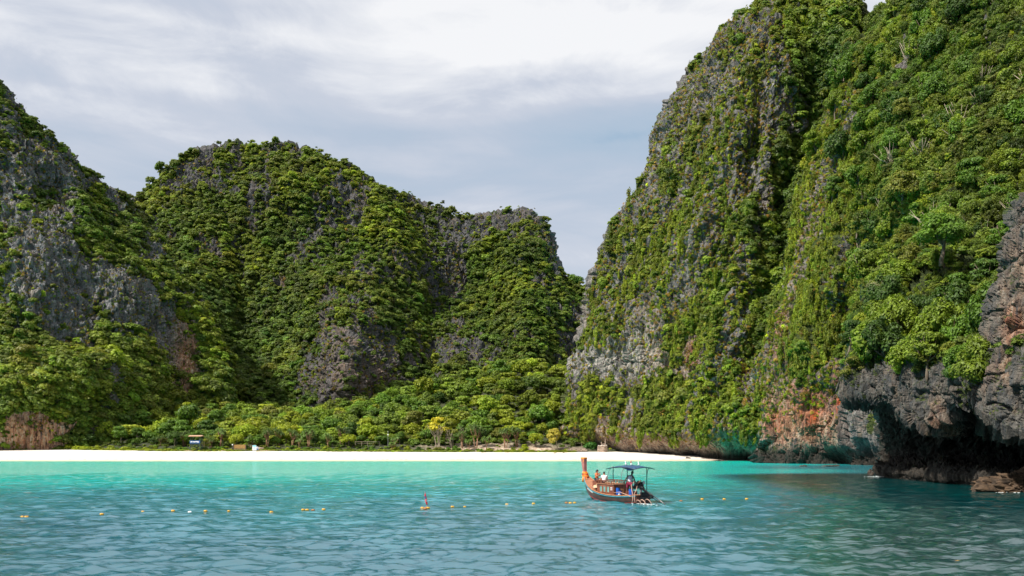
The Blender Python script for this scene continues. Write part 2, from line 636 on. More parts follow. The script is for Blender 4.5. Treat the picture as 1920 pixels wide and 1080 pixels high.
def water_mat():
    m, t, b, out = new_mat('sea_water')
    geo = t.add('ShaderNodeNewGeometry')
    pos = geo.outputs['Position']
    dep = attr(t, 'deep')
    pn = t.noise(t.mapping(pos, (1, 0.35, 1)), 0.035, 4, 0.55, 0.6)
    d = t.math('ADD', dep, t.math('MULTIPLY', t.math('SUBTRACT', pn, 0.5), 0.35))
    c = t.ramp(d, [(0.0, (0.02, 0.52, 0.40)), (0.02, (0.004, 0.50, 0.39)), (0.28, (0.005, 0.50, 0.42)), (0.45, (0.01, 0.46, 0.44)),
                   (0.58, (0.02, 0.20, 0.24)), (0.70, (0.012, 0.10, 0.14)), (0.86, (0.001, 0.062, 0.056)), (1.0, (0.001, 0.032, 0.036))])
    t.link(c, b.inputs['Base Color'])
    sy = t.add('ShaderNodeSeparateXYZ')
    t.link(pos, sy.inputs[0])
    t.link(t.ramp(t.math('DIVIDE', sy.outputs[1], 230.0), [(0.2, 0.05), (0.45, 0.08), (0.8, 0.14), (1.0, 0.20)]), b.inputs['Roughness'])
    b.inputs['IOR'].default_value = 2.5
    b.inputs['Specular IOR Level'].default_value = 0.5
    # ripples too small for the mesh; farther off only the broad ones are left
    a1 = t.noise(t.mapping(pos, (0.8, 1.3, 1), rot=(0, 0, R(12))), 3.6, 6, 0.66, 0.7)
    a2 = t.noise(t.mapping(pos, (0.55, 1.2, 1), (4, 7, 0), (0, 0, R(-18))), 0.75, 4, 0.6, 0.4)
    bp = t.add('ShaderNodeBump')
    bp.inputs['Strength'].default_value = 1.0
    bp.inputs['Distance'].default_value = 1.0
    rgn = t.add('ShaderNodeTexNoise', noise_type='RIDGED_MULTIFRACTAL')
    t.link(t.mapping(pos, (0.9, 1.9, 1), (1, 2, 0), (0, 0, R(20))), rgn.inputs['Vector'])
    rgn.inputs['Scale'].default_value = 1.25
    rgn.inputs['Detail'].default_value = 3
    rgn.inputs['Roughness'].default_value = 0.55
    rgn.inputs['Distortion'].default_value = 0.5
    a3 = t.noise(t.mapping(pos, (0.6, 1.0, 1), (9, 2, 0), (0, 0, R(-30))), 0.28, 2, 0.5, 0.3)
    hh = t.math('ADD', t.math('MULTIPLY', a1, 0.022), t.math('MULTIPLY', a2, 0.16))
    hh = t.math('ADD', hh, t.math('MULTIPLY', t.math('MINIMUM', rgn.outputs['Fac'], 2.0), 0.04))
    t.link(t.math('ADD', hh, t.math('MULTIPLY', a3, 0.45)), bp.inputs['Height'])
    t.link(bp.outputs[0], b.inputs['Normal'])
    return m
# ---------------------------------------------------------------- terrain sheets
def resample(pts, s):
    P = np.array(pts, float)
    d = np.r_[0, np.cumsum(np.hypot(np.diff(P[:, 0]), np.diff(P[:, 1])))]
    d /= d[-1]
    return np.stack([np.interp(s, d, P[:, k]) for k in range(P.shape[1])], -1)


def smooth_curve(C, n=2):
    for _ in range(n):
        D = C.copy()
        D[1:-1] = 0.25 * C[:-2] + 0.5 * C[1:-1] + 0.25 * C[2:]
        C = D
    return C


def coons(bottom, top, left, right, nu, nv):
    s = np.linspace(0, 1, nu)
    t = np.linspace(0, 1, nv)
    B, T = resample(bottom, s), resample(top, s)
    Lc, Rc = resample(left, t), resample(right, t)
    B, T, Lc, Rc = [smooth_curve(c, 3) for c in (B, T, Lc, Rc)]
    S_, T_ = np.meshgrid(s, t)
    S_, T_ = S_[..., None], T_[..., None]
    G = ((1 - T_) * B[None] + T_ * T[None] + (1 - S_) * Lc[:, None] + S_ * Rc[:, None]
         - ((1 - S_) * (1 - T_) * B[0] + S_ * (1 - T_) * B[-1] + (1 - S_) * T_ * T[0] + S_ * T_ * T[-1]))
    return G          # (nv, nu, 3) of (px, py, Y)


def backs(G, crest=True, left=False, right=False, steps=((4, .004), (14, .02), (34, .06), (70, .14))):
    c = np.array([G[..., 0].mean(), G[..., 1].mean()])

    def pull(row, dY, k):
        r = row.copy()
        r[:, :2] = r[:, :2] + (c - r[:, :2]) * k
        r[:, 2] += dY
        return r
    if crest:
        ex = [pull(G[-1], a, k) for a, k in steps]
        G = np.concatenate([G, np.array(ex)], 0)
    if left:
        ex = [pull(G[:, 0], a, k) for a, k in steps][::-1]
        G = np.concatenate([np.stack(ex, 1), G], 1)
    if right:
        ex = [pull(G[:, -1], a, k) for a, k in steps]
        G = np.concatenate([G, np.stack(ex, 1)], 1)
    return G


def lower(G, d):
    t = np.linspace(0, 1, G.shape[0])[:, None] ** 2
    G[..., 1] += d * t
    return G


def to_world(G):
    px, py, Y = G[..., 0], G[..., 1], G[..., 2]
    return np.stack([(px - CX) / F * Y, Y, CAMZ - (py - HY) / F * Y], -1)


def grid_normals(V):
    du = np.gradient(V, axis=1)
    dv = np.gradient(V, axis=0)
    n = np.cross(du, dv)
    n /= np.linalg.norm(n, axis=-1, keepdims=True) + 1e-9
    return n


def grid_faces(nr, nc):
    i = np.arange(nr * nc).reshape(nr, nc)
    return np.stack([i[:-1, :-1], i[:-1, 1:], i[1:, 1:], i[1:, :-1]], -1).reshape(-1, 4)


def blobsum(px, py, bl):
    s = np.zeros_like(px)
    for b in bl:
        cx, cy, rx, ry = b[:4]
        wgt = b[4] if len(b) > 4 else 1.0
        an = R(b[5]) if len(b) > 5 else 0.0
        dx, dy = px - cx, py - cy
        u = dx * math.cos(an) + dy * math.sin(an)
        v = -dx * math.sin(an) + dy * math.cos(an)
        s += wgt * np.exp(-((u / rx) ** 2 + (v / ry) ** 2))
    return s


def stone_relief(P, seed, k=1.0, amp=1.0):
    """flutes, buttresses, blocks and ledges of a limestone face, in metres"""
    big = fbm(P * np.array([.018, .018, .010]) / k, 3, seed) * 4.0
    but = ridged(P * np.array([.055, .055, .016]) / k, 3, seed + 5) * 3.4
    flu = ridged(P * np.array([.22, .22, .045]) / k, 3, seed + 9, .55) * 1.9
    blk = fbm(P * np.array([.30, .30, .17]) / k, 3, seed + 13, .6) * 0.9
    led = fbm(P * np.array([.05, .05, .42]) / k, 2, seed + 15) * 0.55
    fine = ridged(P * np.array([.9, .9, .35]) / k, 2, seed + 21) * 0.35
    fac = facets(P + 1.2 * np.stack([gnoise(P * .35, seed + 60), gnoise(P * .35, seed + 61), gnoise(P * .35, seed + 62)], -1), np.array([3.2, 3.2, 9.0]) * k, seed + 33) * 1.15
    fac2 = facets(P, np.array([1.3, 1.3, 3.4]) * k, seed + 35) * 0.5
    return (big + but + flu + blk * .7 + led + fine + fac + fac2) * k * amp


class Sheet:
    pass


def sheared(P, k):
    """the strata of the right-hand cliffs lean: lines of constant X - k Z"""
    Q = P.copy()
    Q[:, 0] -= k * Q[:, 2]
    return Q


def make_sheet(name, G, mat, relief, rocks=(), rock_base=0.0, tans=(), reds=(), wets=None, wz=1.6, seed=1, veg_k=1.0,
               wall=None, nscale=1.0, pales=(), vert=1.0, lean=0.0, w3=.35, w1=.75, over=None, inner=False):
    px, py = G[..., 0], G[..., 1]
    V = to_world(G)
    N = grid_normals(V)
    sh = V.shape
    P = V.reshape(-1, 3)
    d = relief(P, px.ravel(), py.ravel()).reshape(sh[:2])
    V = V + N * d[..., None]
    if wall is not None:
        V = wall(V, px, py)
    N = grid_normals(V)
    P = V.reshape(-1, 3)
    PQ = sheared(P, lean)
    n1 = fbm(PQ * np.array([.05 * vert, .05 * vert, .028 / vert]) * nscale, 4, seed + 40, .6).reshape(sh[:2])
    n2 = fbm(PQ * np.array([.24, .24, .07 / vert]) * nscale, 4, seed + 43, .6).reshape(sh[:2])
    rv = rock_base + blobsum(px, py, rocks) + w1 * n1 + 0.65 * n2 - 0.25 * (N[..., 2] - 0.3)
    n3 = fbm(P * np.array([.7, .7, .3]) * nscale, 3, seed + 47, .6).reshape(sh[:2])
    rv = rv + w3 * n3
    rock = sstep(0.42, 0.56, rv)
    if over is not None:
        rock = over(rock, px, py)
    tan = np.clip(blobsum(px, py, tans) + 0.25 * n2, 0, 1)
    pale = np.clip(blobsum(px, py, pales) * (1 + .8 * n2), 0, 1)
    red = np.clip(blobsum(px, py, reds) * (1 + n2), 0, 1)
    wet = 1 - sstep(wz * 0.5, wz * 1.3, V[..., 2] + n2 * 0.8) if wz > 0 else V[..., 2] * 0
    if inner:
        # cave shade painted into the stone colour: everything behind the lip
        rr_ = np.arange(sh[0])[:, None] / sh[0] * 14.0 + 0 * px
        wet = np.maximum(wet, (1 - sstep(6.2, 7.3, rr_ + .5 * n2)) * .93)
    if wets:
        wet = np.clip(wet + blobsum(px, py, wets), 0, 1)
    me = np_mesh(name, P, grid_faces(*sh[:2]), [mat], smooth=False,
                 attrs={'veg': (1 - rock).ravel(), 'tan': tan.ravel(), 'wet': wet.ravel(), 'red': red.ravel(), 'pale': pale.ravel()})
    o = link(name, me)
    tag(o, kind='structure')
    s = Sheet()
    s.o, s.V, s.N, s.px, s.py, s.rock, s.n1, s.n2, s.wet = o, V, N, px, py, rock, n1, n2, wet
    du = np.linalg.norm(np.gradient(V, axis=1), axis=-1)
    dv = np.linalg.norm(np.gradient(V, axis=0), axis=-1)
    s.area = du * dv
    tocam = np.array([0, 0, CAMZ]) - V
    tocam /= np.linalg.norm(tocam, axis=-1, keepdims=True)
    s.face = (tocam * N).sum(-1)
    return s


SH = {}
# ---- left cliff
GL = coons(
    bottom=[(-170, 850, 262), (0, 850, 268), (130, 848, 276), (300, 850, 300), (460, 850, 330)],
    top=[(-170, 40, 370), (-60, 108, 370), (0, 168, 372), (22, 200, 374), (60, 240, 375), (100, 266, 378), (140, 303, 380), (190, 340, 384), (232, 366, 388), (258, 398, 390)],
    left=[(-170, 850, 262), (-170, 40, 370)],
    right=[(460, 850, 330), (418, 760, 345), (404, 700, 350), (392, 640, 356), (378, 590, 362), (350, 545, 368), (326, 505, 374), (300, 465, 380), (280, 435, 385), (258, 398, 390)],
    nu=250, nv=320)
GL[..., 2] += -22 * np.sin(np.linspace(0, np.pi, GL.shape[1]))[None] ** 0.7 * np.linspace(0.2, 1, GL.shape[0])[:, None]
GL[..., 2] += blobsum(GL[..., 0], GL[..., 1], [(60, 520, 70, 120, -12), (170, 700, 120, 60, -14), (240, 540, 60, 60, -8), (330, 690, 60, 90, 6), (90, 370, 40, 40, 10), (20, 740, 90, 60, -8)])
GL = backs(lower(GL, 9), True, False, True)


def rel_L(P, px, py):
    # undercut, fluted foot beside the beach
    foot = np.exp(-((P[:, 2] - 2.5) / 4.0) ** 2)
    return stone_relief(P, 3, 1.0, 0.85) * (1 - 0.5 * foot) - 5.0 * foot * sstep(190, 120, px)


SH['L'] = make_sheet('cliff_left', GL, ROCK_L, rel_L, seed=3, rock_base=0.17,
                     rocks=[(30, 410, 60, 150, .75), (105, 470, 50, 110, .8), (190, 530, 120, 34, .95, 40), (255, 600, 60, 60, .55), (160, 600, 60, 55, .5),
                            (345, 690, 26, 70, .8), (20, 215, 30, 50, .6), (110, 325, 70, 34, .55, 30), (200, 380, 60, 24, .35, 35), (60, 812, 90, 38, 1.4),
                            (275, 500, 34, 60, .5), (300, 700, 20, 60, .35), (215, 690, 15, 60, .3), (40, 640, 80, 40, -.35), (60, 720, 130, 50, -.8),
                            (330, 800, 120, 50, -.6), (120, 400, 60, 20, -.25)],
                     tans=[(60, 812, 95, 40, 1.2), (350, 680, 24, 80, 1.1), (310, 730, 30, 50, .6)], wz=0.5)

# ---- middle hill
GM = coons(
    bottom=[(150, 850, 400), (400, 850, 395), (640, 845, 372), (800, 845, 400), (1000, 845, 420), (1140, 845, 420)],
    top=[(215, 372, 520), (245, 366, 525), (270, 362, 530), (300, 345, 535), (335, 316, 540), (372, 292, 545), (400, 284, 548), (432, 276, 550), (470, 277, 550), (505, 271, 550), (545, 274, 550), (585, 287, 548),
         (612, 300, 545), (640, 312, 543), (682, 332, 540), (712, 345, 540), (744, 361, 540), (775, 369, 540), (803, 385, 540), (842, 399, 540), (870, 408, 538), (893, 407, 536), (920, 402, 533),
         (950, 401, 530), (982, 397, 528), (1004, 410, 525), (1022, 424, 520), (1036, 446, 516), (1046, 474, 512), (1056, 502, 508), (1068, 524, 505), (1090, 546, 500), (1130, 560, 498)],
    left=[(150, 850, 400), (215, 372, 520)],
    right=[(1140, 845, 420), (1140, 700, 450), (1130, 560, 498)],
    nu=400, nv=260)
GM[..., 2] += blobsum(GM[..., 0], GM[..., 1], [(655, 640, 75, 120, -34), (470, 600, 85, 120, 22), (880, 560, 110, 90, 26), (735, 430, 30, 90, -16, -30), (560, 360, 110, 50, -16),
                                              (985, 560, 50, 130, -20), (860, 470, 45, 40, -8), (360, 560, 60, 140, -14), (800, 640, 30, 90, 14), (620, 430, 40, 60, 6)])
GM = backs(lower(GM, 7), True, False, True)
SH['M'] = make_sheet('hill_middle', GM, ROCK_M, lambda P, px, py: stone_relief(P, 11, 1.35, 0.8), seed=11, rock_base=0.34, nscale=.75,
                     rocks=[(345, 335, 60, 16, .55, -30), (400, 292, 40, 10, .5, -20), (370, 362, 110, 16, .5, -10), (515, 296, 60, 14, .35), (600, 440, 60, 55, .4), (640, 350, 50, 22, .35, 20),
                            (655, 670, 85, 90, .8), (600, 560, 40, 70, .35), (760, 365, 60, 22, .45, 25), (850, 450, 90, 40, .5), (900, 425, 60, 22, .5), (985, 430, 50, 34, .5),
                            (850, 660, 70, 40, .5), (1070, 620, 16, 80, .5), (1040, 500, 16, 60, .4), (470, 640, 80, 110, -.7), (960, 560, 60, 80, -.5), (330, 500, 60, 100, -.3), (690, 600, 14, 120, .3), (710, 690, 20, 50, .3)],
                     tans=[(700, 720, 50, 40, .35), (640, 640, 40, 90, .15)])

# ---- right cliff, the tall face
GA = coons(
    bottom=[(1072, 846, 274), (1130, 846, 264), (1200, 852, 250), (1270, 858, 240), (1340, 865, 228), (1400, 868, 220), (1500, 872, 207), (1600, 876, 190), (1700, 886, 175)],
    top=[(1400, 12, 322), (1430, -4, 318), (1480, -22, 312), (1540, -16, 305), (1556, 20, 300), (1570, 100, 296), (1582, 180, 292), (1620, 240, 285), (1700, 300, 275)],
    left=[(1072, 846, 274), (1075, 800, 276), (1080, 740, 279), (1082, 690, 281), (1086, 620, 284), (1092, 560, 287), (1098, 515, 289), (1112, 462, 291), (1142, 408, 294), (1170, 360, 297), (1186, 318, 299),
          (1198, 268, 302), (1216, 222, 304), (1240, 174, 307), (1264, 126, 310), (1290, 88, 312), (1328, 54, 315), (1362, 30, 318), (1400, 12, 322)],
    right=[(1700, 886, 175), (1700, 300, 275)],
    nu=340, nv=440)
sa = np.linspace(0, 1, GA.shape[1])[None]
GA[..., 2] += -20 * (1 - np.exp(-sa / 0.10)) * np.linspace(0.1, 1, GA.shape[0])[:, None]
GA[..., 2] += blobsum(GA[..., 0], GA[..., 1], [(1455, 420, 50, 250, 20, 12), (1330, 300, 40, 200, -8, 14), (1240, 420, 30, 200, 5, 14), (1330, 790, 120, 40, -4), (1200, 690, 90, 34, 4),
                                              (1500, 200, 60, 150, 6)])
tA = np.linspace(0, 1, GA.shape[0])[:, None]
GA[..., 0] += (46 * sstep(.08, .45, tA) + 34 * sstep(.72, 1, tA)) * np.exp(-np.linspace(0, 1, GA.shape[1])[None] / .45)
GA = backs(GA, True, True, False)


def rel_A(P, px, py):
    z = P[:, 2]
    foot = np.exp(-((z - 1.2) / 3.4) ** 2)
    lip = np.exp(-((z - 7.0) / 2.6) ** 2)
    cave = blobsum(px, py, [(1452, 858, 26, 26, 1), (1378, 850, 13, 20, .8), (1277, 858, 10, 12, .7), (1560, 860, 20, 20, .5)])
    rib = ridged(sheared(P, .256) * np.array([.11, .05, .012]), 3, 27, .5) * 2.6
    return (stone_relief(sheared(P, .256), 23, 1.0, .9) + rib * sstep(8, 20, z)) * (1 - 0.6 * foot) - 4.2 * foot + 1.4 * lip - 9 * cave


SH['A'] = make_sheet('cliff_right', GA, ROCK_A, rel_A, seed=23, rock_base=0.52, nscale=1.2, vert=1.7, lean=.256, w3=.2, w1=1.0, pales=[(1190, 692, 95, 26, 1.0), (1215, 650, 40, 30, .6), (1130, 690, 40, 24, .5), (1160, 620, 40, 40, .3), (1330, 838, 220, 10, .25)],
                     rocks=[(1290, 140, 26, 90, .4, 14), (1430, 75, 22, 50, .7), (1455, 215, 24, 60, .75), (1350, 140, 28, 90, .45, 14), (1200, 330, 18, 70, .4, 20), (1260, 260, 24, 100, .35, 20), (1400, 250, 22, 60, .4),
                            (1190, 690, 115, 34, 1.3), (1215, 640, 40, 40, .4), (1330, 835, 260, 16, 1.2), (1510, 770, 60, 60, .7), (1440, 740, 40, 70, .35), (1120, 640, 30, 60, .25),
                            (1470, 420, 60, 220, -.75, 12), (1540, 90, 70, 80, -.9), (1370, 760, 34, 60, -.45), (1110, 560, 24, 100, -.25), (1260, 750, 90, 24, -.35)],
                     tans=[(1240, 692, 60, 30, .5), (1330, 830, 260, 18, 1.0), (1280, 670, 30, 34, .5), (1500, 780, 60, 60, .6), (1120, 800, 60, 40, .2), (1250, 640, 60, 50, .25)],
                     reds=[(1310, 668, 12, 26, .9), (1520, 770, 30, 36, .5), (1470, 560, 16, 40, .3), (1400, 700, 10, 30, .3)], wz=2.3)

# ---- right cliff, the near ridge with its mass of trees
GB = coons(
    bottom=[(1436, 870, 203), (1520, 874, 196), (1600, 880, 186), (1700, 893, 165), (1850, 915, 140), (2120, 960, 110)],
    top=[(1660, -6, 262), (1680, -50, 255), (1730, -120, 246), (1800, -190, 235), (1900, -260, 220), (2120, -330, 190)],
    left=[(1436, 870, 203), (1430, 800, 206), (1436, 720, 210), (1456, 620, 216), (1476, 530, 220), (1496, 440, 226), (1516, 340, 232), (1542, 262, 238), (1570, 170, 245), (1600, 82, 252), (1636, 36, 256), (1660, -6, 262)],
    right=[(2120, 960, 110), (2120, 700, 116), (2120, -330, 190)],
    nu=300, nv=430)
sb = np.linspace(0, 1, GB.shape[1])[None]
GB[..., 2] += -16 * (1 - np.exp(-sb / 0.09)) * np.linspace(0.25, 1, GB.shape[0])[:, None]
GB[..., 2] += blobsum(GB[..., 0], GB[..., 1], [(1560, 470, 20, 220, -4, 10), (1598, 400, 12, 280, -2.5, 14), (1648, 360, 13, 240, -2.5, 14), (1620, 500, 24, 200, 8, 6), (1740, 330, 80, 130, -10), (1700, 620, 70, 160, 6), (1840, 420, 60, 160, -6), (1640, 200, 30, 90, 3)])
GB[..., 0] += (18 * np.linspace(0, 1, GB.shape[0]) + 50 * sstep(.72, .98, np.linspace(0, 1, GB.shape[0])))[:, None] * np.exp(-np.linspace(0, 1, GB.shape[1])[None] / .3)
GB = backs(GB, True, True, False)
SH['B'] = make_sheet('cliff_right_ridge', GB, ROCK_B, lambda P, px, py: stone_relief(sheared(P, .256), 37, .8, .9) + ridged(sheared(P, .256) * np.array([.14, .06, .012]), 3, 57, .5) * 3.2 * sstep(10, 24, P[:, 2]) * sstep(1780, 1640, px) - 5 * blobsum(px, py, [(1560, 862, 40, 22, 1), (1620, 860, 20, 30, 1)]), seed=37, rock_base=0.20, vert=1.8, lean=.256, w1=.9, nscale=1.5,
                     rocks=[(1600, 610, 26, 100, .75), (1500, 800, 90, 70, .9), (1560, 800, 70, 70, .9), (1720, 110, 14, 60, .6, 12), (1700, 140, 10, 60, .4, 14), (1520, 560, 14, 160, .3, 12), (1480, 700, 40, 60, .45),
                            (1590, 330, 12, 120, .7, 14), (1555, 420, 14, 140, .6, 14), (1530, 520, 26, 120, .35, 14), (1900, 380, 20, 60, .8), (1780, 350, 120, 260, -.8), (1640, 60, 60, 80, -.5)],
                     tans=[(1490, 790, 60, 70, .7), (1550, 800, 40, 60, .5), (1520, 560, 20, 160, .4, 12), (1450, 740, 20, 60, .4)],
                     reds=[(1582, 742, 12, 40, 1.2), (1530, 770, 28, 40, .75), (1500, 640, 20, 60, .3), (1470, 800, 20, 30, .5)], wz=3.5)


# ---- headland with the sea cave, control rows of (px, Z, Y) from the waterline up
def catmull(P, n, axis):
    P = np.moveaxis(P, axis, 0)
    m = len(P)
    x = np.linspace(0, m - 1.0001, n)
    i = np.floor(x).astype(int)
    f = (x - i).reshape((-1,) + (1,) * (P.ndim - 1))
    g = lambda k: P[np.clip(i + k, 0, m - 1)]
    p0, p1, p2, p3 = g(-1), g(0), g(1), g(2)
    o = 0.5 * (2 * p1 + (p2 - p0) * f + (2 * p0 - 5 * p1 + 4 * p2 - p3) * f * f + (3 * p1 - p0 - 3 * p2 + p3) * f ** 3)
    return np.moveaxis(o, 0, axis)


colpx = np.array([1648, 1672, 1715, 1770, 1830, 1885, 1960, 2120.])
Y0 = np.array([119, 114, 108, 101, 94.5, 90, 82, 66.])
lip_px = np.array([1597, 1640, 1690, 1752, 1815, 1880, 1960, 2140.])
lip_py = np.array([742, 744, 762, 790, 748, 760, 778, 815.])
lipY = Y0 - np.array([9, 8, 7.5, 7, 7.5, 7, 6, 5.])
top_px = np.array([1594, 1632, 1684, 1745, 1812, 1870, 1950, 2140.])
top_py = np.array([722, 700, 688, 684, 680, 680, 680, 690.])
zof = lambda py, Y: CAMZ - (py - HY) / F * Y
rows = []


def crow(px, Z, Y):
    rows.append(np.stack([(px - CX) / F * Y, Y, Z * np.ones_like(Y)], -1))


crow(colpx, np.full(8, -2.0), Y0 + 0.5)
crow(colpx, np.full(8, 0.2), Y0)
crow(colpx, np.array([1.2, 1.1, .9, .9, 1.0, .9, .9, .9]), Y0 + 1.2)
crow(colpx + 8, np.full(8, 1.2), Y0 + 14)
crow(colpx + 8, np.full(8, 3.4), Y0 + 21)
crow(colpx - 2, zof(lip_py, lipY) * 0.7 + 2.4, Y0 + 14)
crow(lip_px * .6 + colpx * .4, zof(lip_py, lipY) + 0.3, Y0 - 1)
crow(lip_px + 2, zof(lip_py, lipY), lipY + 0.8)
crow(lip_px, zof(lip_py - 9, lipY), lipY)
crow((lip_px + top_px) / 2 - 2, zof((lip_py + top_py) / 2, lipY), lipY + 0.2)
crow(top_px, zof(top_py, lipY + 1.5), lipY + 1.5)
crow(top_px + 14, zof(top_py - 34, lipY + 6), lipY + 6)
crow(top_px + 24, zof(top_py - 100, lipY + 16), lipY + 16)
crow(top_px + 40, zof(top_py - 240, lipY + 30), lipY + 30)
CT = np.array(rows)
CT = catmull(catmull(CT, 360, 0), 300, 1)
# left flank turns back into the hill
ext = []
for k, (dx, dy) in enumerate(((1.0, 3), (4, 10), (12, 24))):
    c = CT[:, 0].copy()
    c[:, 1] += dy
    c[:, 0] += dx
    ext.append(c)
CT = np.concatenate([np.stack(ext[::-1], 1), CT], 1)
gC = np.stack([CT[..., 0] / CT[..., 1] * F + CX, HY - (CT[..., 2] - CAMZ) / CT[..., 1] * F, CT[..., 1]], -1)


def rel_C(P, px, py):
    r = stone_relief(P * 1.0, 51, .42, 0.95)
    # blocky bedding and joints
    j = np.abs(gnoise(P * np.array([.35, .35, .25]), 77))
    j2 = np.abs(gnoise(P * np.array([.8, .8, .5]), 79))
    r = r - 0.7 * np.exp(-(j / 0.05) ** 2) - 0.35 * np.exp(-(j2 / 0.06) ** 2)
    r = r * sstep(-1.0, 2.5, P[:, 2])
    hang = blobsum(px, py, [(1770, 840, 14, 40, 1.2), (1850, 815, 12, 22, .8), (1890, 820, 14, 18, .7)])
    return r + hang * 1.6


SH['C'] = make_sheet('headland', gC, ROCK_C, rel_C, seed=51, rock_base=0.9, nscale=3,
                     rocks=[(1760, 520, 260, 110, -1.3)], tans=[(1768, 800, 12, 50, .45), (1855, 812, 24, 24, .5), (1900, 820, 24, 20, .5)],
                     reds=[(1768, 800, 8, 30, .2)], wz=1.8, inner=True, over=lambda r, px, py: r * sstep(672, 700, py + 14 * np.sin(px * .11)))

# ---- the rock wall at the right edge
GD = coons(
    bottom=[(1846, 752, 84), (1862, 768, 82.5), (1900, 800, 79), (1980, 838, 73), (2160, 870, 64)],
    top=[(1922, 385, 90), (1960, 370, 87), (2160, 320, 76)],
    left=[(1846, 752, 84), (1844, 700, 84.4), (1852, 640, 85), (1864, 560, 86), (1884, 510, 87), (1902, 460, 88), (1908, 425, 89), (1914, 400, 89.5), (1922, 385, 90)],
    right=[(2160, 870, 64), (2160, 320, 76)],
    nu=190, nv=300)
GD[..., 2] += -2.0 * (1 - np.exp(-np.linspace(0, 1, GD.shape[1])[None] / 0.08))
GD[..., 2] += blobsum(GD[..., 0], GD[..., 1], [(1868, 690, 4, 130, 2.6, 14), (1905, 590, 4, 120, 2.2, 30), (1850, 560, 20, 6, .8)])
GD = backs(GD, True, True, False, steps=((1, .004), (4, .02), (12, .05), (26, .10)))
low = GD[0].copy()[None].repeat(3, 0)
low[0, :, 2] += 14
low[1, :, 2] += 6
low[2, :, 2] += 1.5
low[0, :, 1] = 812
low[1, :, 1] += 2
low[2, :, 1] += 6
GD = np.concatenate([low, GD], 0)


def rel_D(P, px, py):
    r = stone_relief(P, 61, .36, 0.9)
    j = np.abs(gnoise(P * np.array([.22, .22, .3]), 87))
    return r - 0.8 * np.exp(-(j / 0.04) ** 2)


SH['D'] = make_sheet('headland_wall', GD, ROCK_C, rel_D, seed=61, rock_base=1.0, nscale=3, rocks=[(1900, 370, 20, 40, -.3)],
                     tans=[(1920, 610, 24, 50, .6), (1905, 690, 16, 34, .55), (1866, 690, 12, 50, .4), (1890, 540, 8, 26, .3), (1925, 500, 24, 40, .4)],
                     reds=[(1918, 620, 14, 30, .3)], wz=-5)


# ---- sand and the jungle floor
def grid_xy(xs, ys, zf):
    X, Yg = np.meshgrid(xs, ys)
    Z = zf(X.ravel(), Yg.ravel()).reshape(X.shape)
    return np.stack([X, Yg, Z], -1)


def beach_z(X, Y):
    P = np.stack([X * .02, Y * .03, X * 0], -1)
    shore = 221 + 1.4 * gnoise(P, 5) + 6.0 * sstep(30, 62, X)
    z = (Y - shore) * 0.068
    z = np.where(z > 0, 3.3 * (1 - np.exp(-z / 2.6)), z * 0.9)
    z = np.maximum(z, -4)
    return z + 0.05 * fbm(np.stack([X * .2, Y * .25, X * 0], -1), 3, 9) * (z > 0.1)


Vs = grid_xy(np.linspace(-420, 110, 420), np.r_[np.linspace(150, 212, 8), np.linspace(214, 300, 130)], beach_z)
me = np_mesh('sand', Vs.reshape(-1, 3), grid_faces(*Vs.shape[:2]), [sand_mat()], smooth=True)
tag(link('beach', me), kind='structure')


def front_y(X):
    """where the vegetation begins behind the sand"""
    return 262 + 2.2 * gnoise(np.stack([X * .05, X * 0 + .3, X * 0], -1), 15) - 7 * np.exp(-((X - 8) / 45) ** 2) + 10 * sstep(-100, -135, X)


def jungle_z(X, Y):
    px = X / Y * F + CX
    fy = front_y(X)
    up = np.clip((Y - fy) / 85.0, 0, 1.0) + 0.04 * np.clip((Y - fy) / 85.0 - 1, 0, 1)
    H = np.interp(px, [-100, 150, 300, 430, 560, 620, 700, 800, 900, 1000, 1080, 1150], [30, 24, 20, 14, 10, 11, 16, 22, 29, 32, 24, 20])
    bank = sstep(0, 5, Y - fy) * 1.5
    z = beach_z(X, fy) - 0.4 + bank + H * np.clip(up - .06, 0, 2) ** 1.15
    z = z + 2.0 * fbm(np.stack([X * .04, Y * .04, X * 0], -1), 3, 19) * np.clip(up * 2, 0, 1) + 0.35 * fbm(np.stack([X * .3, Y * .3, X * 0], -1), 2, 29)
    z = np.where(Y < fy, beach_z(X, Y) - 1.0 - (fy - Y) * .2, z)
    return z


Vj = grid_xy(np.linspace(-330, 90, 320), np.r_[np.linspace(248, 290, 70), np.linspace(291, 430, 60)], jungle_z)
Xj, Yj = Vj[..., 0], Vj[..., 1]
pxj = Xj / Yj * F + CX
bankm = blobsum(pxj, pxj * 0, [(900, 0, 60, 9, .9), (1010, 0, 60, 9, .8), (480, 0, 14, 9, 1.0), (820, 0, 30, 9, .3)]) * sstep(14, 4, Yj - front_y(Xj))
bankm = np.clip(bankm + .3 * fbm(np.stack([Xj * .2, Yj * .2, Xj * 0], -1).reshape(-1, 3), 3, 39).reshape(Xj.shape) * (bankm > .05), 0, 1)
me = np_mesh('jungle_floor', Vj.reshape(-1, 3), grid_faces(*Vj.shape[:2]), [soil_mat()], smooth=True, attrs={'bank': bankm.ravel()})
tag(link('jungle_floor', me), kind='structure')


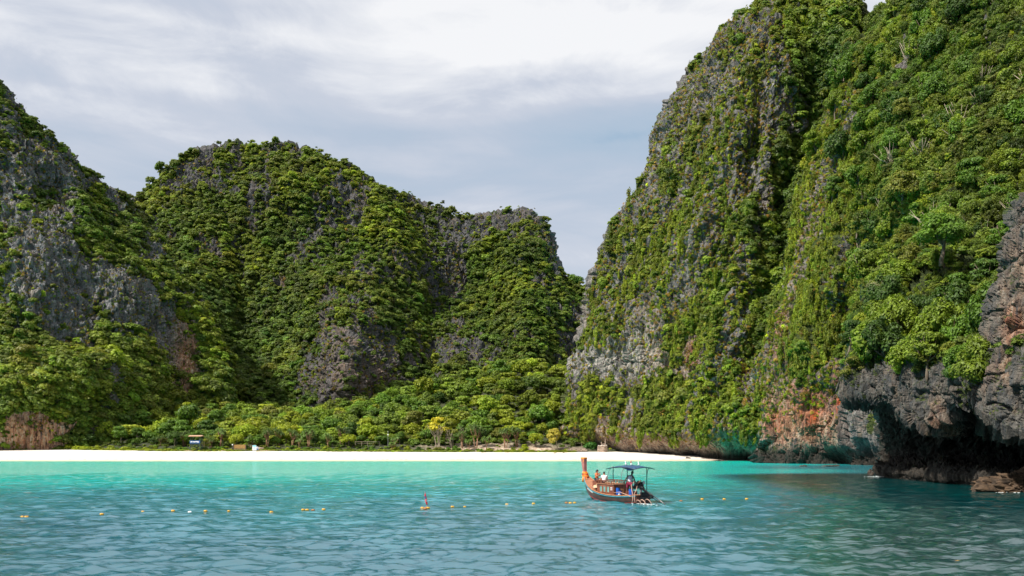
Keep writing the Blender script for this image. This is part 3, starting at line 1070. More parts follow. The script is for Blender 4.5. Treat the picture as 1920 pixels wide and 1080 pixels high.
# ---- the sea: one sheet, finely waved where the picture needs it
def wave_z(X, Y, cell):
    r = np.random.default_rng(42)
    z = np.zeros_like(X)
    wpat = 0.75 + 0.5 * fbm(np.stack([X * .03, Y * .02, X * 0], -1), 3, 71)
    for k in range(60):
        lam = 0.48 * (3.6 / 0.48) ** (r.random())
        th = R(r.normal(105, 42))
        amp = 0.0074 * lam * (0.6 + 0.8 * r.random())
        kx, ky = 2 * np.pi / lam * math.cos(th), 2 * np.pi / lam * math.sin(th)
        ph = r.random() * 6.28
        wob = 0.9 * gnoise(np.stack([X / lam * .12, Y / lam * .12, X * 0 + k], -1), 90 + k)
        fade = np.clip(1.6 - cell * 3.0 / lam, 0, 1)
        p = kx * X + ky * Y + ph + wob * 3
        z += amp * fade * (np.sin(p) + 0.28 * np.cos(2 * p))
    return z * wpat


ys = 1.0 / np.linspace(1 / 22.0, 1 / 228.0, 500)
ys = np.r_[[-400, -150, -40, 0, 12], ys, [245, 300, 500, 1200]]
si = np.linspace(-1, 1, 560)
si = np.r_[[-9, -4, -2.2, -1.5], si * 1.12, [1.5, 2.2, 4, 9]]
SX, SY = np.meshgrid(si, ys)
XX = SX * (np.clip(SY, 20, 400) * 0.577 + 4)
cell = np.maximum(np.abs(np.gradient(SY, axis=0)), np.abs(np.gradient(XX, axis=1)))
ZZ = wave_z(XX.ravel(), SY.ravel(), cell.ravel()).reshape(XX.shape)
pxs = XX / np.maximum(SY, 20) * F + CX
# depth of the water from the shore outward; deep along the right-hand cliff
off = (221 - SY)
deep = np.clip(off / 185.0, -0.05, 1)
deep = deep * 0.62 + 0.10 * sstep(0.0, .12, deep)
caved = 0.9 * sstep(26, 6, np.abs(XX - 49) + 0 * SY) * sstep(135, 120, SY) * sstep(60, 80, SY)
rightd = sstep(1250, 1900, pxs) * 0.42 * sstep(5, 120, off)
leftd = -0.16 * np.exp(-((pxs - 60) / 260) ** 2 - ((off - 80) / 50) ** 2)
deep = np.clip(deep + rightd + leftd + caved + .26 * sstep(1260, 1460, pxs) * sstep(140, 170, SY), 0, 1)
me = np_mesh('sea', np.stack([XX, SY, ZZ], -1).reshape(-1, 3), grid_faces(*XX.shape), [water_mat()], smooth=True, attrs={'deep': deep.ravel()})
sea = link('sea', me)
tag(sea, kind='structure')
bed_m = simple('seabed_sand', (0.3, 0.27, 0.2), 0.9)
# ---------------------------------------------------------------- foliage prototypes (unit size)
def leaf_quads(C, N, size, r, elong=1.6, droop=0.0):
    n = len(C)
    N = N / (np.linalg.norm(N, axis=1, keepdims=True) + 1e-9)
    t = r.normal(size=(n, 3))
    t -= (t * N).sum(1, keepdims=True) * N
    t /= np.linalg.norm(t, axis=1, keepdims=True) + 1e-9
    t[:, 2] -= droop
    b = np.cross(N, t)
    s = (size * r.uniform(.6, 1.4, n))[:, None]
    l = t * s * elong * .5
    wv = b * s * .5
    fold = N * s * 0.12
    V = np.stack([C - l, C + wv - fold, C + l * 1.05, C - wv - fold], 1).reshape(-1, 3)
    Fq = np.arange(4 * n).reshape(-1, 4)
    return V, Fq


def crown_arrays(r, lobes=12, leaves=900, size=.13, flat=.7, lobe_r=(.28, .5), core=.35, kind='dome'):
    """a crown about one unit in radius sitting on the origin"""
    LC, LR = [], []
    for i in range(lobes):
        if kind == 'dome':
            a = r.uniform(0, 6.28)
            el = math.asin(r.uniform(-.25, 1))
            q = r.uniform(.35, .75)
            c = np.array([math.cos(a) * math.cos(el) * q, math.sin(a) * math.cos(el) * q, math.sin(el) * q * flat + .25])
            R_ = r.uniform(*lobe_r)
            rad = np.array([R_, R_, R_ * .75])
        elif kind == 'layer':
            a = r.uniform(0, 6.28)
            lev = r.integers(0, 3)
            q = r.uniform(.2, .72) * (1 - .22 * lev)
            c = np.array([math.cos(a) * q, math.sin(a) * q, .05 + lev * .27 + r.uniform(-.07, .07)])
            R_ = r.uniform(*lobe_r)
            rad = np.array([R_ * 1.1, R_ * 1.1, R_ * .42])
        elif kind == 'drape':
            c = np.array([r.normal(0, .22), r.normal(0, .22), r.uniform(-1.0, .5)])
            R_ = r.uniform(.2, .36)
            rad = np.array([R_, R_, R_ * 1.3])
        else:
            c = np.array([r.normal(0, .35), r.normal(0, .35), r.uniform(0, .5)])
            R_ = r.uniform(*lobe_r)
            rad = np.array([R_, R_, R_])
        LC.append(c)
        LR.append(rad)
    LC, LR = np.array(LC), np.array(LR)
    wts = (LR ** 2).sum(1)
    wts /= wts.sum()
    k = r.choice(lobes, leaves, p=wts)
    u = r.normal(size=(leaves, 3))
    u[:, 2] += .35
    u /= np.linalg.norm(u, axis=1, keepdims=True)
    shell = np.where(r.random(leaves) < core, r.uniform(.3, .85, leaves), r.uniform(.85, 1.12, leaves))
    C = LC[k] + u * LR[k] * shell[:, None]
    N = u + np.array([0, 0, .55]) + r.normal(size=(leaves, 3)) * .38
    return leaf_quads(C, N, size, r)


PROTO = {}
PCOL = {}


def proto_collection(name, objs):
    c = bpy.data.collections.new(name)
    for o in objs:
        c.objects.link(o)
    PCOL[name] = c
    return c


def proto(name, V, Fq, mat):
    me = np_mesh(name, V, Fq, [mat])
    return bpy.data.objects.new(name, me)


rp = np.random.default_rng(101)


def fan_arrays(r, heads=1, blades=26, length=1.0, width=.07, spread=.5, droop=.55, H=None):
    """rosettes of long strap leaves"""
    Vs_, Fs_ = [], []
    n = 0
    H = H if H is not None else [np.array([r.normal(0, spread), r.normal(0, spread), r.uniform(0, spread)]) for _ in range(heads)]
    for h in H:
        for b in range(blades):
            a = r.uniform(0, 6.28)
            e = math.asin(r.uniform(-.15, .98))
            d = np.array([math.cos(a) * math.cos(e), math.sin(a) * math.cos(e), math.sin(e)])
            sd = np.array([-math.sin(a), math.cos(a), 0]) * width * .5 * r.uniform(.7, 1.2)
            L_ = length * r.uniform(.65, 1.1)
            p1 = h + d * L_ * .5 + np.array([0, 0, .04])
            p2 = h + d * L_ * .95 - np.array([0, 0, droop * L_ * .5 * math.cos(e)])
            Vs_ += [h - sd * .6, h + sd * .6, p1 + sd, p1 - sd, p2]
            Vs_ += [p2 + sd * .1]
            Fs_ += [(n, n + 1, n + 2, n + 3), (n + 3, n + 2, n + 5, n + 4)]
            n += 6
    return np.array(Vs_), np.array(Fs_)


far = []
for i in range(4):
    far.append(proto('a%d' % i, *crown_arrays(rp, 11, 420, .20, .75), LEAF))
for i in range(2):
    far.append(proto('b%d' % i, *crown_arrays(rp, 10, 420, .19, .6, (.26, .42), .3, 'layer'), LEAF))
proto_collection('bushes_far', far)
mid = []
for i in range(3):
    mid.append(proto('a%d' % i, *crown_arrays(rp, 16, 1500, .105, 1.05, (.24, .42)), LEAF))
for i in range(2):
    mid.append(proto('b%d' % i, *crown_arrays(rp, 14, 1300, .11, .6, (.24, .4), .3, 'layer'), LEAF))
proto_collection('bushes_mid', mid)
dr = [proto('a%d' % i, *crown_arrays(rp, 9, 700, .12, 1, (.2, .35), .25, 'drape'), LEAF) for i in range(3)]
proto_collection('drapes', dr)
gt = [proto('a%d' % i, *fan_arrays(rp, 3, 26, .95, .10, .25, .9), BLADE) for i in range(3)]
proto_collection('tufts', gt)


# ---------------------------------------------------------------- scattered plants: stuff, drawn as instances
def scatter(name, coll, P, rot, scl, tint, label, cat):
    n_items = len(PCOL[coll].objects)
    idx = rng.integers(0, n_items, len(P))
    me = np_mesh(name, P, np.zeros((0, 4), int), attrs={'rot': rot, 'scl': scl, 'tint': tint, 'pick': idx})
    o = link(name, me)
    tag(o, label, cat, kind='stuff')
    ng = bpy.data.node_groups.new(name, 'GeometryNodeTree')
    ng.interface.new_socket('Geometry', in_out='INPUT', socket_type='NodeSocketGeometry')
    ng.interface.new_socket('Geometry', in_out='OUTPUT', socket_type='NodeSocketGeometry')
    gi = ng.nodes.new('NodeGroupInput')
    go = ng.nodes.new('NodeGroupOutput')
    iop = ng.nodes.new('GeometryNodeInstanceOnPoints')
    ci = ng.nodes.new('GeometryNodeCollectionInfo')
    ci.inputs['Collection'].default_value = PCOL[coll]
    ci.inputs['Separate Children'].default_value = True
    ci.inputs['Reset Children'].default_value = True
    iop.inputs['Pick Instance'].default_value = True

    def na(nm, ty):
        a = ng.nodes.new('GeometryNodeInputNamedAttribute')
        a.data_type = ty
        a.inputs['Name'].default_value = nm
        return a.outputs[0]
    e2r = ng.nodes.new('FunctionNodeEulerToRotation')
    ng.links.new(na('rot', 'FLOAT_VECTOR'), e2r.inputs[0])
    ng.links.new(gi.outputs[0], iop.inputs['Points'])
    ng.links.new(ci.outputs[0], iop.inputs['Instance'])
    ng.links.new(na('pick', 'INT'), iop.inputs['Instance Index'])
    ng.links.new(e2r.outputs[0], iop.inputs['Rotation'])
    ng.links.new(na('scl', 'FLOAT_VECTOR'), iop.inputs['Scale'])
    ng.links.new(iop.outputs[0], go.inputs[0])
    md = o.modifiers.new('plants', 'NODES')
    md.node_group = ng
    return o


def pick(s, n, weight, r, minface=-.15, jitter=1.0):
    """n points of a sheet, weighted; returns positions, normals, px, py"""
    wgt = (weight * s.area * (s.face > minface)).ravel().copy()
    nr, nc = s.V.shape[:2]
    wgt = wgt.reshape(nr, nc)
    wgt[:2] = 0
    wgt[s.area > 5 * np.median(s.area)] = 0
    wgt = wgt.ravel()
    wgt /= wgt.sum()
    k = r.choice(len(wgt), n, p=wgt)
    P = s.V.reshape(-1, 3)[k]
    N = s.N.reshape(-1, 3)[k]
    a = np.sqrt(s.area.ravel()[k])[:, None]
    P = P + r.normal(size=P.shape) * a * .5 * jitter
    return P, N, s.px.ravel()[k], s.py.ravel()[k], k


DEEP = np.array([.036, .070, .010])
MIDG = np.array([.078, .145, .014])
YELG = np.array([.210, .245, .012])
OLIV = np.array([.128, .138, .018])
BLUG = np.array([.050, .105, .024])
GOLD = np.array([.30, .20, .035])
RUST = np.array([.34, .20, .035])


def tints(P, r, wt, seed, spread=.25, nfreq=.03):
    """mix of the greens with weights wt (deep, mid, yellow, olive, blue), clumped in space"""
    cols = np.array([DEEP, MIDG, YELG, OLIV, BLUG])
    w_ = np.array(wt, float)
    n = len(P)
    if w_.ndim == 1:
        w_ = np.repeat(w_[None], n, 0)
    nn = np.stack([fbm(P * nfreq + 13 * i, 3, seed + i) for i in range(5)], -1)
    sc_ = w_ * np.exp(nn * 2.4 + r.normal(size=nn.shape) * .7)
    sc_ /= sc_.sum(1, keepdims=True)
    c = sc_ @ cols
    return c * np.exp(r.normal(size=(n, 1)) * spread) * np.exp(r.normal(size=(n, 3)) * .05)


def euler_lean(N, r, lean):
    """turn the plant's up axis part of the way to the surface normal"""
    up = np.array([0, 0, 1.0]) * (1 - lean) + N * lean
    up /= np.linalg.norm(up, axis=1, keepdims=True)
    rx = -np.arcsin(np.clip(up[:, 1], -1, 1))
    ry = np.arctan2(up[:, 0], up[:, 2])
    # Blender XYZ euler: z is applied last, so use tilt first and accept yaw of the lean for nearly upright plants
    yaw = r.uniform(-.5, .5, len(N))
    return np.stack([rx, ry, yaw], -1)


def bushes(name, s, coll, n, size, r, weight, wt, label, cat, lean=.35, aspect=(.75, 1.1), offset=.0, bl=(), seed=0, spread=.25, minface=-.15, sizefn=None, col=None):
    P, N, px, py, k = pick(s, n, weight, r, minface)
    sz = r.uniform(0, 1, n) ** 1.7 * (size[1] - size[0]) + size[0]
    if sizefn is not None:
        sz = sz * sizefn(px, py)
    P = P + N * (sz * offset)[:, None]
    rot = euler_lean(N, r, lean)
    rot[:, 2] = r.uniform(0, 6.28, n) if lean < .3 else rot[:, 2]
    scl = np.stack([sz, sz * r.uniform(.85, 1.15, n), sz * r.uniform(*aspect, n)], -1)
    if callable(wt):
        wt = wt(px, py)
    T = tints(P, r, wt, 500 + seed, spread) if col is None else col[r.integers(0, len(col), n)] * np.exp(r.normal(size=(n, 1)) * .3)
    return scatter(name, coll, P, rot, scl, T, label, cat)


r1 = np.random.default_rng(11)


def sheet_px(s, bl):
    return np.clip(blobsum(s.px, s.py, bl), 0, 1)


def big_small(n_small, n_big, name, s, coll, small, big, wgt, wt, label, cat, seed, **kw):
    bushes(name, s, coll, n_small, small, r1, wgt, wt, label + ', the small ones', cat, seed=seed, **kw)
    bushes(name, s, coll, n_big, big, r1, wgt ** 2, wt, label + ', the larger ones', cat, seed=seed, **kw)


# left cliff
vegL = (1 - SH['L'].rock)
wtL = (.8, 1.2, 1.1, 1.0, .2)
big_small(12000, 2600, 'jungle_foliage', SH['L'], 'bushes_far', (.7, 1.7), (1.6, 3.0), vegL ** 1.5 + .015, wtL, 'low trees and bushes covering the left cliff', 'foliage', 1, offset=.05,
          sizefn=lambda px, py: 1 + .25 * sstep(560, 700, py))
bushes('cliff_grass', SH['L'], 'tufts', 7000, (.3, .8), r1, SH['L'].rock + .1, None, 'yellowish tufts on the grey rock of the left cliff', 'grass', lean=.8, col=np.array([YELG, OLIV, GOLD * .8, MIDG]))
# middle hill
vegM = (1 - SH['M'].rock)
wtM = lambda px, py: np.stack([.8 + 1.2 * sstep(420, 620, py) + 1.5 * blobsum(px, py, [(470, 600, 120, 150), (950, 560, 150, 120)]), 1.1 + px * 0, .9 + 2.8 * blobsum(px, py, [(740, 420, 40, 120, 1, -30), (520, 300, 200, 40), (700, 350, 60, 40)]),
                               .9 + px * 0, .2 + 1.6 * blobsum(px, py, [(470, 620, 100, 120)])], -1)
big_small(24000, 3600, 'jungle_foliage', SH['M'], 'bushes_far', (.9, 2.2), (2.0, 3.8), vegM ** 1.5 + .02, wtM, 'low trees and bushes covering the rounded middle hill', 'foliage', 2, offset=.05)
bushes('cliff_grass', SH['M'], 'tufts', 9000, (.5, 1.2), r1, SH['M'].rock + .15, None, 'small yellow tufts on the dark rock of the middle hill', 'grass', lean=.8, col=np.array([YELG, OLIV, GOLD * .7, MIDG]))
# tall right cliff
sA = SH['A']
vegA = (1 - sA.rock)
lowA = sstep(3.0, 6.5, sA.V[..., 2])
gully = [(1470, 420, 70, 240, 1, 12), (1550, 100, 80, 90)]
deepA = sheet_px(sA, gully)
bareA = lowA - .9 * lowA * sheet_px(sA, [(1190, 690, 115, 32, 1.3), (1330, 838, 300, 17, 1.5), (1510, 800, 50, 34)])
wtA = lambda px, py: np.stack([.4 + 6.0 * blobsum(px, py, gully), 1.1 + px * 0, 1.5 - 1.1 * np.clip(blobsum(px, py, gully), 0, 1), 1.3 - 1.1 * np.clip(blobsum(px, py, gully), 0, 1), .1 + px * 0], -1)
big_small(17000, 2400, 'jungle_foliage', sA, 'bushes_far', (.45, 1.15), (1.1, 2.3), vegA ** 1.5 * (.8 + 1.2 * deepA) * bareA + .015 * bareA, wtA, 'bushes growing on the tall right cliff', 'foliage', 3, offset=.05, lean=.5,
          sizefn=lambda px, py: 1 + .5 * blobsum(px, py, gully))
bushes('hanging_creeper', sA, 'drapes', 7000, (.5, 1.5), r1, vegA * (1 - .75 * deepA) * bareA, (.3, 1.0, 1.9, 1.2, .1), 'creepers hanging in strips down the tall right cliff', 'creepers', seed=4, lean=.1, aspect=(1.3, 2.8))
bushes('cliff_grass', sA, 'tufts', 26000, (.22, .75), r1, (.45 + sA.rock) * (1 - .85 * deepA) * bareA, None,
       'golden and green grass tufts on the tall right cliff', 'grass', lean=.8, col=np.array([YELG, YELG * 1.1, YELG * 1.2, OLIV * 1.4, GOLD, GOLD, GOLD * .8, RUST * .9, MIDG * 1.3]))
# near right ridge
sB = SH['B']
vegB = (1 - sB.rock)
lowB = sstep(5.0, 11.0, sB.V[..., 2])
treeB = sheet_px(sB, [(1825, 330, 140, 420, 1.3), (1670, 40, 40, 80, 1)])
bareB = lowB - .97 * lowB * sheet_px(sB, [(1630, 810, 60, 80, 1.5), (1560, 810, 60, 60), (1480, 810, 50, 50, .8), (1600, 610, 20, 100)])
big_small(8000, 2600, 'jungle_foliage', sB, 'bushes_mid', (.4, 1.1), (1.0, 2.1), vegB ** 1.5 * (.35 + treeB) * bareB + .01 * bareB, lambda px, py: np.stack([.9 + px * 0, 1.2 + px * 0, .9 + 1.8 * sstep(1660, 1540, px), .8 + px * 0, .25 + px * 0], -1),
          'dense bushes filling the near right slope', 'foliage', 5, offset=.1, lean=.4, aspect=(.95, 1.5))
bushes('hanging_creeper', sB, 'drapes', 6500, (.45, 1.4), r1, vegB * (1.05 - treeB) ** 1.5 * bareB, (.15, .8, 2.6, .8, .05), 'bright green creepers hanging down the near right ridge', 'creepers', seed=6, lean=.1, aspect=(1.5, 3.2), spread=.18)
bushes('cliff_grass', sB, 'tufts', 19000, (.2, .7), r1, (.35 + sB.rock) * (1.1 - treeB) * bareB, None,
       'golden grass tufts along the near right ridge', 'grass', lean=.8, col=np.array([YELG, YELG, YELG * 1.2, OLIV * 1.3, GOLD, GOLD * .8, MIDG]))
sC = SH['C']
topC = (sC.V[..., 2] > 8.0) * (sC.py < 705) * (1 - sC.rock)
bushes('jungle_foliage', sC, 'bushes_mid', 1500, (.4, 1.3), r1, topC + 1e-9, (1.0, 1.2, .8, .5, .4), 'small bushes on top of the headland above the cave', 'foliage', seed=7, offset=.1)
# ---------------------------------------------------------------- single trees
def trunk_mesh(name, r, h=1.0, rad=.06, limbs=5, lean=.12, spread=.55, mat=BARK, stems=1, top=1.35):
    mb = MB()
    for s_ in range(stems):
        a0 = r.uniform(0, 6.28)
        off = np.array([math.cos(a0), math.sin(a0)]) * (0.12 * (stems > 1))
        ln = lean * (1 if stems == 1 else 2.2)
        pts, rr = [], []
        a = a0
        for i in range(6):
            t = i / 5
            pts.append((off[0] + math.cos(a) * ln * t + r.normal() * .015, off[1] + math.sin(a) * ln * t + r.normal() * .015, -0.12 + (h + .12) * t))
            rr.append(rad * (1.35 - .75 * t) / (1 if stems == 1 else 1.4))
        mb.tube(pts, rr, 6)
        for k in range(limbs):
            st = Vector(pts[3 + (k % 3)])
            b = r.uniform(0, 6.28)
            L_ = spread * r.uniform(.6, 1.1)
            e = Vector((math.cos(b) * L_, math.sin(b) * L_, r.uniform(.45, 1) * (top - st.z)))
            mid = st + e * .5 + Vector((r.normal() * .04, r.normal() * .04, -.05))
            mb.tube([st, mid, st + e], [rad * .5, rad * .34, rad * .12], 5)
    return mb.mesh(name, mat, True)


rt = np.random.default_rng(202)


def shift(VF, dz):
    V, Fq = VF
    return V + np.array([0, 0, dz]), Fq


TREE = {}


def tree_kind(key, n, crown_kw, trunk_kw, dz):
    TREE[key] = []
    for i in range(n):
        cm = np_mesh('crown', *shift(crown_arrays(rt, **crown_kw), dz), [LEAF])
        tm = trunk_mesh('trunk', rt, **trunk_kw)
        TREE[key].append((tm, cm))


tree_kind('round_far', 4, dict(lobes=17, leaves=1700, size=.105, flat=.8, lobe_r=(.25, .42), core=.3), dict(h=1.0), .75)
tree_kind('layer_far', 3, dict(lobes=18, leaves=1500, size=.11, flat=.6, lobe_r=(.24, .4), core=.3, kind='layer'), dict(h=.95, mat=PALE_BARK), .75)
tree_kind('round_near', 4, dict(lobes=34, leaves=5600, size=.062, flat=1.0, lobe_r=(.16, .32), core=.3), dict(h=1.0, limbs=7), .65)
tree_kind('layer_near', 2, dict(lobes=30, leaves=4200, size=.062, flat=.6, lobe_r=(.2, .34), core=.25, kind='layer'), dict(h=.95, limbs=7), .75)
tree_kind('open_near', 2, dict(lobes=13, leaves=1500, size=.06, flat=.8, lobe_r=(.18, .3), core=.5), dict(h=.9, rad=.045, limbs=9, spread=.8, top=1.6, mat=PALE_BARK, stems=2), .65)
tree_kind('flat_pale', 1, dict(lobes=9, leaves=900, size=.12, flat=.3, lobe_r=(.25, .4), core=.3, kind='layer'), dict(h=1.2, rad=.045, limbs=5, stems=4, spread=.5, top=1.55, mat=PALE_BARK), 1.25)
tree_kind('shrub', 4, dict(lobes=13, leaves=700, size=.14, flat=.8, lobe_r=(.26, .45), core=.3), dict(h=.3, rad=.04, limbs=3, top=.5), .0)


def grow(name, key, i, loc, scale, yaw, tint, label, cat='tree', group=None, zs=1.0, tilt=(0, 0)):
    tm, cm = TREE[key][i % len(TREE[key])]
    root = empty(name, loc)
    root.rotation_euler = (tilt[0], tilt[1], yaw)
    root.scale = (scale, scale, scale * zs)
    tag(root, label, cat, group)
    if key != 'shrub':
        link('trunk', tm, root)
    c = link('crown' if key != 'shrub' else 'foliage', cm, root)
    c['tint'] = [float(x) for x in tint]
    return root


# pandanus: forking stems, each ending in a rosette
def pandanus_parts(r, heads, Hh, blades=34):
    mb = MB()
    tips = []
    for st in range(max(1, heads // 4)):
        a = r.uniform(0, 6.28)
        base = Vector((math.cos(a) * .25 * (heads > 4), math.sin(a) * .25 * (heads > 4), -.3))
        fork = base + Vector((math.cos(a) * .5 * r.uniform(.2, 1), math.sin(a) * .5 * r.uniform(.2, 1), Hh * .5))
        mb.tube([base, (base + fork) / 2 + Vector((r.normal() * .07, r.normal() * .07, 0)), fork], [.16, .12, .10], 5)
        for q in range(5):
            b = r.uniform(0, 6.28)
            z = r.uniform(.3, .9)
            mb.tube([base.lerp(fork, z / (Hh * .5) * .6), base + Vector((math.cos(b) * .5, math.sin(b) * .5, 0.0))], [.05, .035], 4)
        for k in range(4 if heads > 2 else heads):
            b = r.uniform(0, 6.28)
            sp = r.uniform(.5, 1.5) * Hh / 5
            tip = fork + Vector((math.cos(b) * sp, math.sin(b) * sp, Hh * .5 * r.uniform(.55, 1.1)))
            mb.tube([fork, fork.lerp(tip, .5) + Vector((math.cos(b) * .15, math.sin(b) * .15, -.1)), tip], [.09, .07, .06], 5)
            tips.append(np.array(tip))
    tm = mb.mesh('trunk', RED_BARK, True)
    V, Fq = fan_arrays(r, blades=blades, length=1.35, width=.2, droop=.95, H=tips)
    return tm, np_mesh('crown', V, Fq, [BLADE])


TREE['pandanus'] = [pandanus_parts(rt, h_, H_) for h_, H_ in ((9, 5.0), (12, 6.0), (5, 4.2), (14, 5.5))]
PANG = np.array([.13, .19, .06])


def ground_z(X, Y):
    return float(jungle_z(np.array([X]), np.array([Y]))[0])


def at_px(px, Y):
    X = (px - CX) / F * Y
    return X, Y, ground_z(X, Y)


# forest behind the beach ------------------------------------------------
tone_names = [(DEEP * 1.2, 'dark green'), (MIDG, 'mid green'), (YELG * .95, 'light yellow green'), (OLIV * .9, 'olive green')]


def region_name(px):
    if px < 260:
        return 'near the tan undercut cliff'
    if px < 420:
        return 'behind the lifeguard tower'
    if px < 560:
        return 'behind the brown signboard'
    if px < 740:
        return 'below the dark buttress'
    if px < 870:
        return 'behind the yellow-crowned tree'
    if px < 1000:
        return 'on the green knoll'
    return 'near the tall right cliff'


rf = np.random.default_rng(303)
cand = []
tries = 0
while len(cand) < 620 and tries < 40000:
    tries += 1
    px = rf.uniform(80, 1092)
    Y = 268 + 100 * rf.random() ** 1.25
    X = (px - CX) / F * Y
    if Y - front_y(np.array([X]))[0] < 6:
        continue
    rad = rf.uniform(2.3, 4.6) * (1.0 if Y > 275 else .75)
    if px > 1040 and Y < 285:
        continue
    if all((X - c[0]) ** 2 + (Y - c[1]) ** 2 > (0.62 * (rad + c[2])) ** 2 for c in cand):
        cand.append((X, Y, rad, px))
cand.sort(key=lambda c: c[1] - 0.03 * abs(c[3] - 700))
single = cand[:60] + [c for i, c in enumerate(cand[60:]) if i % 4 == 0][:95]
rest = [c for c in cand if c not in single]
for i, (X, Y, rad, px) in enumerate(single):
    z = ground_z(X, Y)
    rowd = Y - front_y(np.array([X]))[0]
    rown = 'in front row' if rowd < 14 else ('in middle rows' if rowd < 40 else 'high up')
    k = int(rf.choice(4, p=[.14, .36, .38, .12]))
    key = 'layer_far' if rf.random() < .5 else 'round_far'
    shape = 'flat-layered' if key[0] == 'l' else 'round-crowned'
    tint = tone_names[k][0] * rf.uniform(.8, 1.25)
    zs = rf.uniform(.8, 1.4)
    sc_ = rad if rowd > 14 else rad * .85
    grow('jungle_tree', key, i, (X, Y, z - .3), sc_, rf.uniform(0, 6.28), tint,
         '%s %s tree %s %s' % (tone_names[k][1], shape, rown, region_name(px)), 'tree', '%s trees %s' % (shape, region_name(px)), zs)
Pr = np.array([(c[0], c[1], ground_z(c[0], c[1]) + c[2] * .55) for c in rest])
rr_ = np.array([c[2] for c in rest])
sc_r = np.stack([rr_, rr_, rr_ * rf.uniform(.8, 1.1, len(rr_))], -1)
scatter('jungle_canopy', 'bushes_mid', Pr, np.stack([rr_ * 0, rr_ * 0, rf.uniform(0, 6.28, len(rr_))], -1), sc_r, tints(Pr, rf, (.7, 1.4, 2.0, .5, .3), 900, .25) * 1.2,
     'unbroken tree canopy behind the white beach', 'forest')
# undergrowth between the trunks
nU = 5200
pxu = rf.uniform(-60, 1130, nU)
Yu = 262 + 130 * rf.random(nU) ** 1.1
Xu = (pxu - CX) / F * Yu
ok = (Yu - front_y(Xu) > 1.0)
Xu, Yu = Xu[ok], Yu[ok]
bk = blobsum((Xu / Yu * F + CX), Xu * 0, [(900, 0, 50, 9, 1), (1010, 0, 50, 9, .9), (480, 0, 10, 9, 1)]) * (Yu - front_y(Xu) < 9)
keep = rf.random(len(Xu)) > bk
Xu, Yu = Xu[keep], Yu[keep]
Pu = np.stack([Xu, Yu, jungle_z(Xu, Yu)], -1)
su = rf.uniform(.7, 2.0, len(Xu)) * np.where(Yu - front_y(Xu) < 9, .55, 1)
scatter('undergrowth', 'bushes_far', Pu, np.stack([su * 0, su * 0, rf.uniform(0, 6.28, len(su))], -1), np.stack([su, su, su * .9], -1), tints(Pu, rf, (.7, 1.0, .9, .5, .5), 910, .2),
     'undergrowth under the trees behind the beach', 'undergrowth')
# low beach creepers along the sand edge
nG = 2600
pxg = rf.uniform(120, 1075, nG)
Xg0 = (pxg - CX) / F * 262
Yg = front_y(Xg0) + rf.normal(0.6, 1.0, nG)
gp = np.clip(1.1 - blobsum(pxg, pxg * 0, [(900, 0, 40, 9, .8), (1010, 0, 50, 9, .7), (480, 0, 10, 9, 1)]), 0, 1)
kp = rf.random(nG) < gp
Xg0, Yg = Xg0[kp], Yg[kp]
Pg = np.stack([Xg0, Yg, np.maximum(jungle_z(Xg0, Yg), beach_z(Xg0, Yg))], -1)
sg = rf.uniform(.25, .8, len(Xg0))
scatter('beach_creeper', 'bushes_far', Pg, np.stack([sg * 0, sg * 0, rf.uniform(0, 6.28, len(sg))], -1), np.stack([sg * 1.3, sg, sg * .7], -1), tints(Pg, rf, (.1, .7, 2.0, .7, .1), 920, .25) * 1.1,
     'low green creepers along the upper edge of the sand', 'ground cover')

# beach-front pandanus ------------------------------------------------------
for i, (px, dY, s_, t_, lab) in enumerate([
        (395, 3, .85, 1.0, 'pandanus just right of the lifeguard tower'), (412, 5, 1.0, 1.05, 'tall pandanus between the lifeguard tower and the brown signboard'),
        (470, 6, 1.0, .9, 'greyish pandanus standing behind the blue and white notice board'), (500, 5, 1.05, .95, 'broad pandanus right of the notice boards'),
        (525, 7, 1.1, .85, 'blue-green pandanus in the row right of the notice boards'), (547, 4, .95, 1.0, 'red-stemmed pandanus leaning left near the middle of the beach'),
        (563, 3, .9, 1.1, 'red-stemmed pandanus with three leaning stems near the middle of the beach'), (578, 4, 1.05, 1.0, 'pandanus with many thin leaning trunks left of the dark gap'),
        (617, 3, .95, 1.15, 'lone round-headed pandanus on a single slanting trunk left of the dark gap'), (640, 8, 1.05, .75, 'shaded pandanus at the left side of the dark gap'),
        (742, 3, 1.05, 1.05, 'mop-headed pandanus leaning over the right side of the dark gap'), (735, 1, .62, 1.2, 'small low pandanus in front of the mop-headed one'),
        (868, 5, 1.0, 1.0, 'pandanus left of the pale sand bank'), (893, 4, 1.2, 1.0, 'largest pandanus above the pale sand bank'), (912, 3, 1.05, 1.1, 'pandanus on the pale sand bank with reddish stilt roots'),
        (948, 5, 1.15, .95, 'pandanus right of the pale sand bank'), (880, 2, .7, 1.15, 'low sprawling pandanus whose stems lie on the sand bank'), (970, 7, 1.0, .9, 'pandanus half hidden by bushes right of the sand bank'),
        (300, 6, .9, .85, 'pandanus left of the lifeguard tower'), (345, 8, .9, .8, 'dark pandanus touching the left side of the lifeguard tower')]):
    Y = float(front_y(np.array([(px - CX) / F * 262]))[0]) + dY
    X, Y, z = at_px(px, Y)
    grow('pandanus', 'pandanus', i, (X, Y, z - .1), s_ * .92, i * 1.7, PANG * t_ * (1.25 if t_ > 1.04 else 1.0), lab, 'pandanus tree', 'pandanus along the beach')

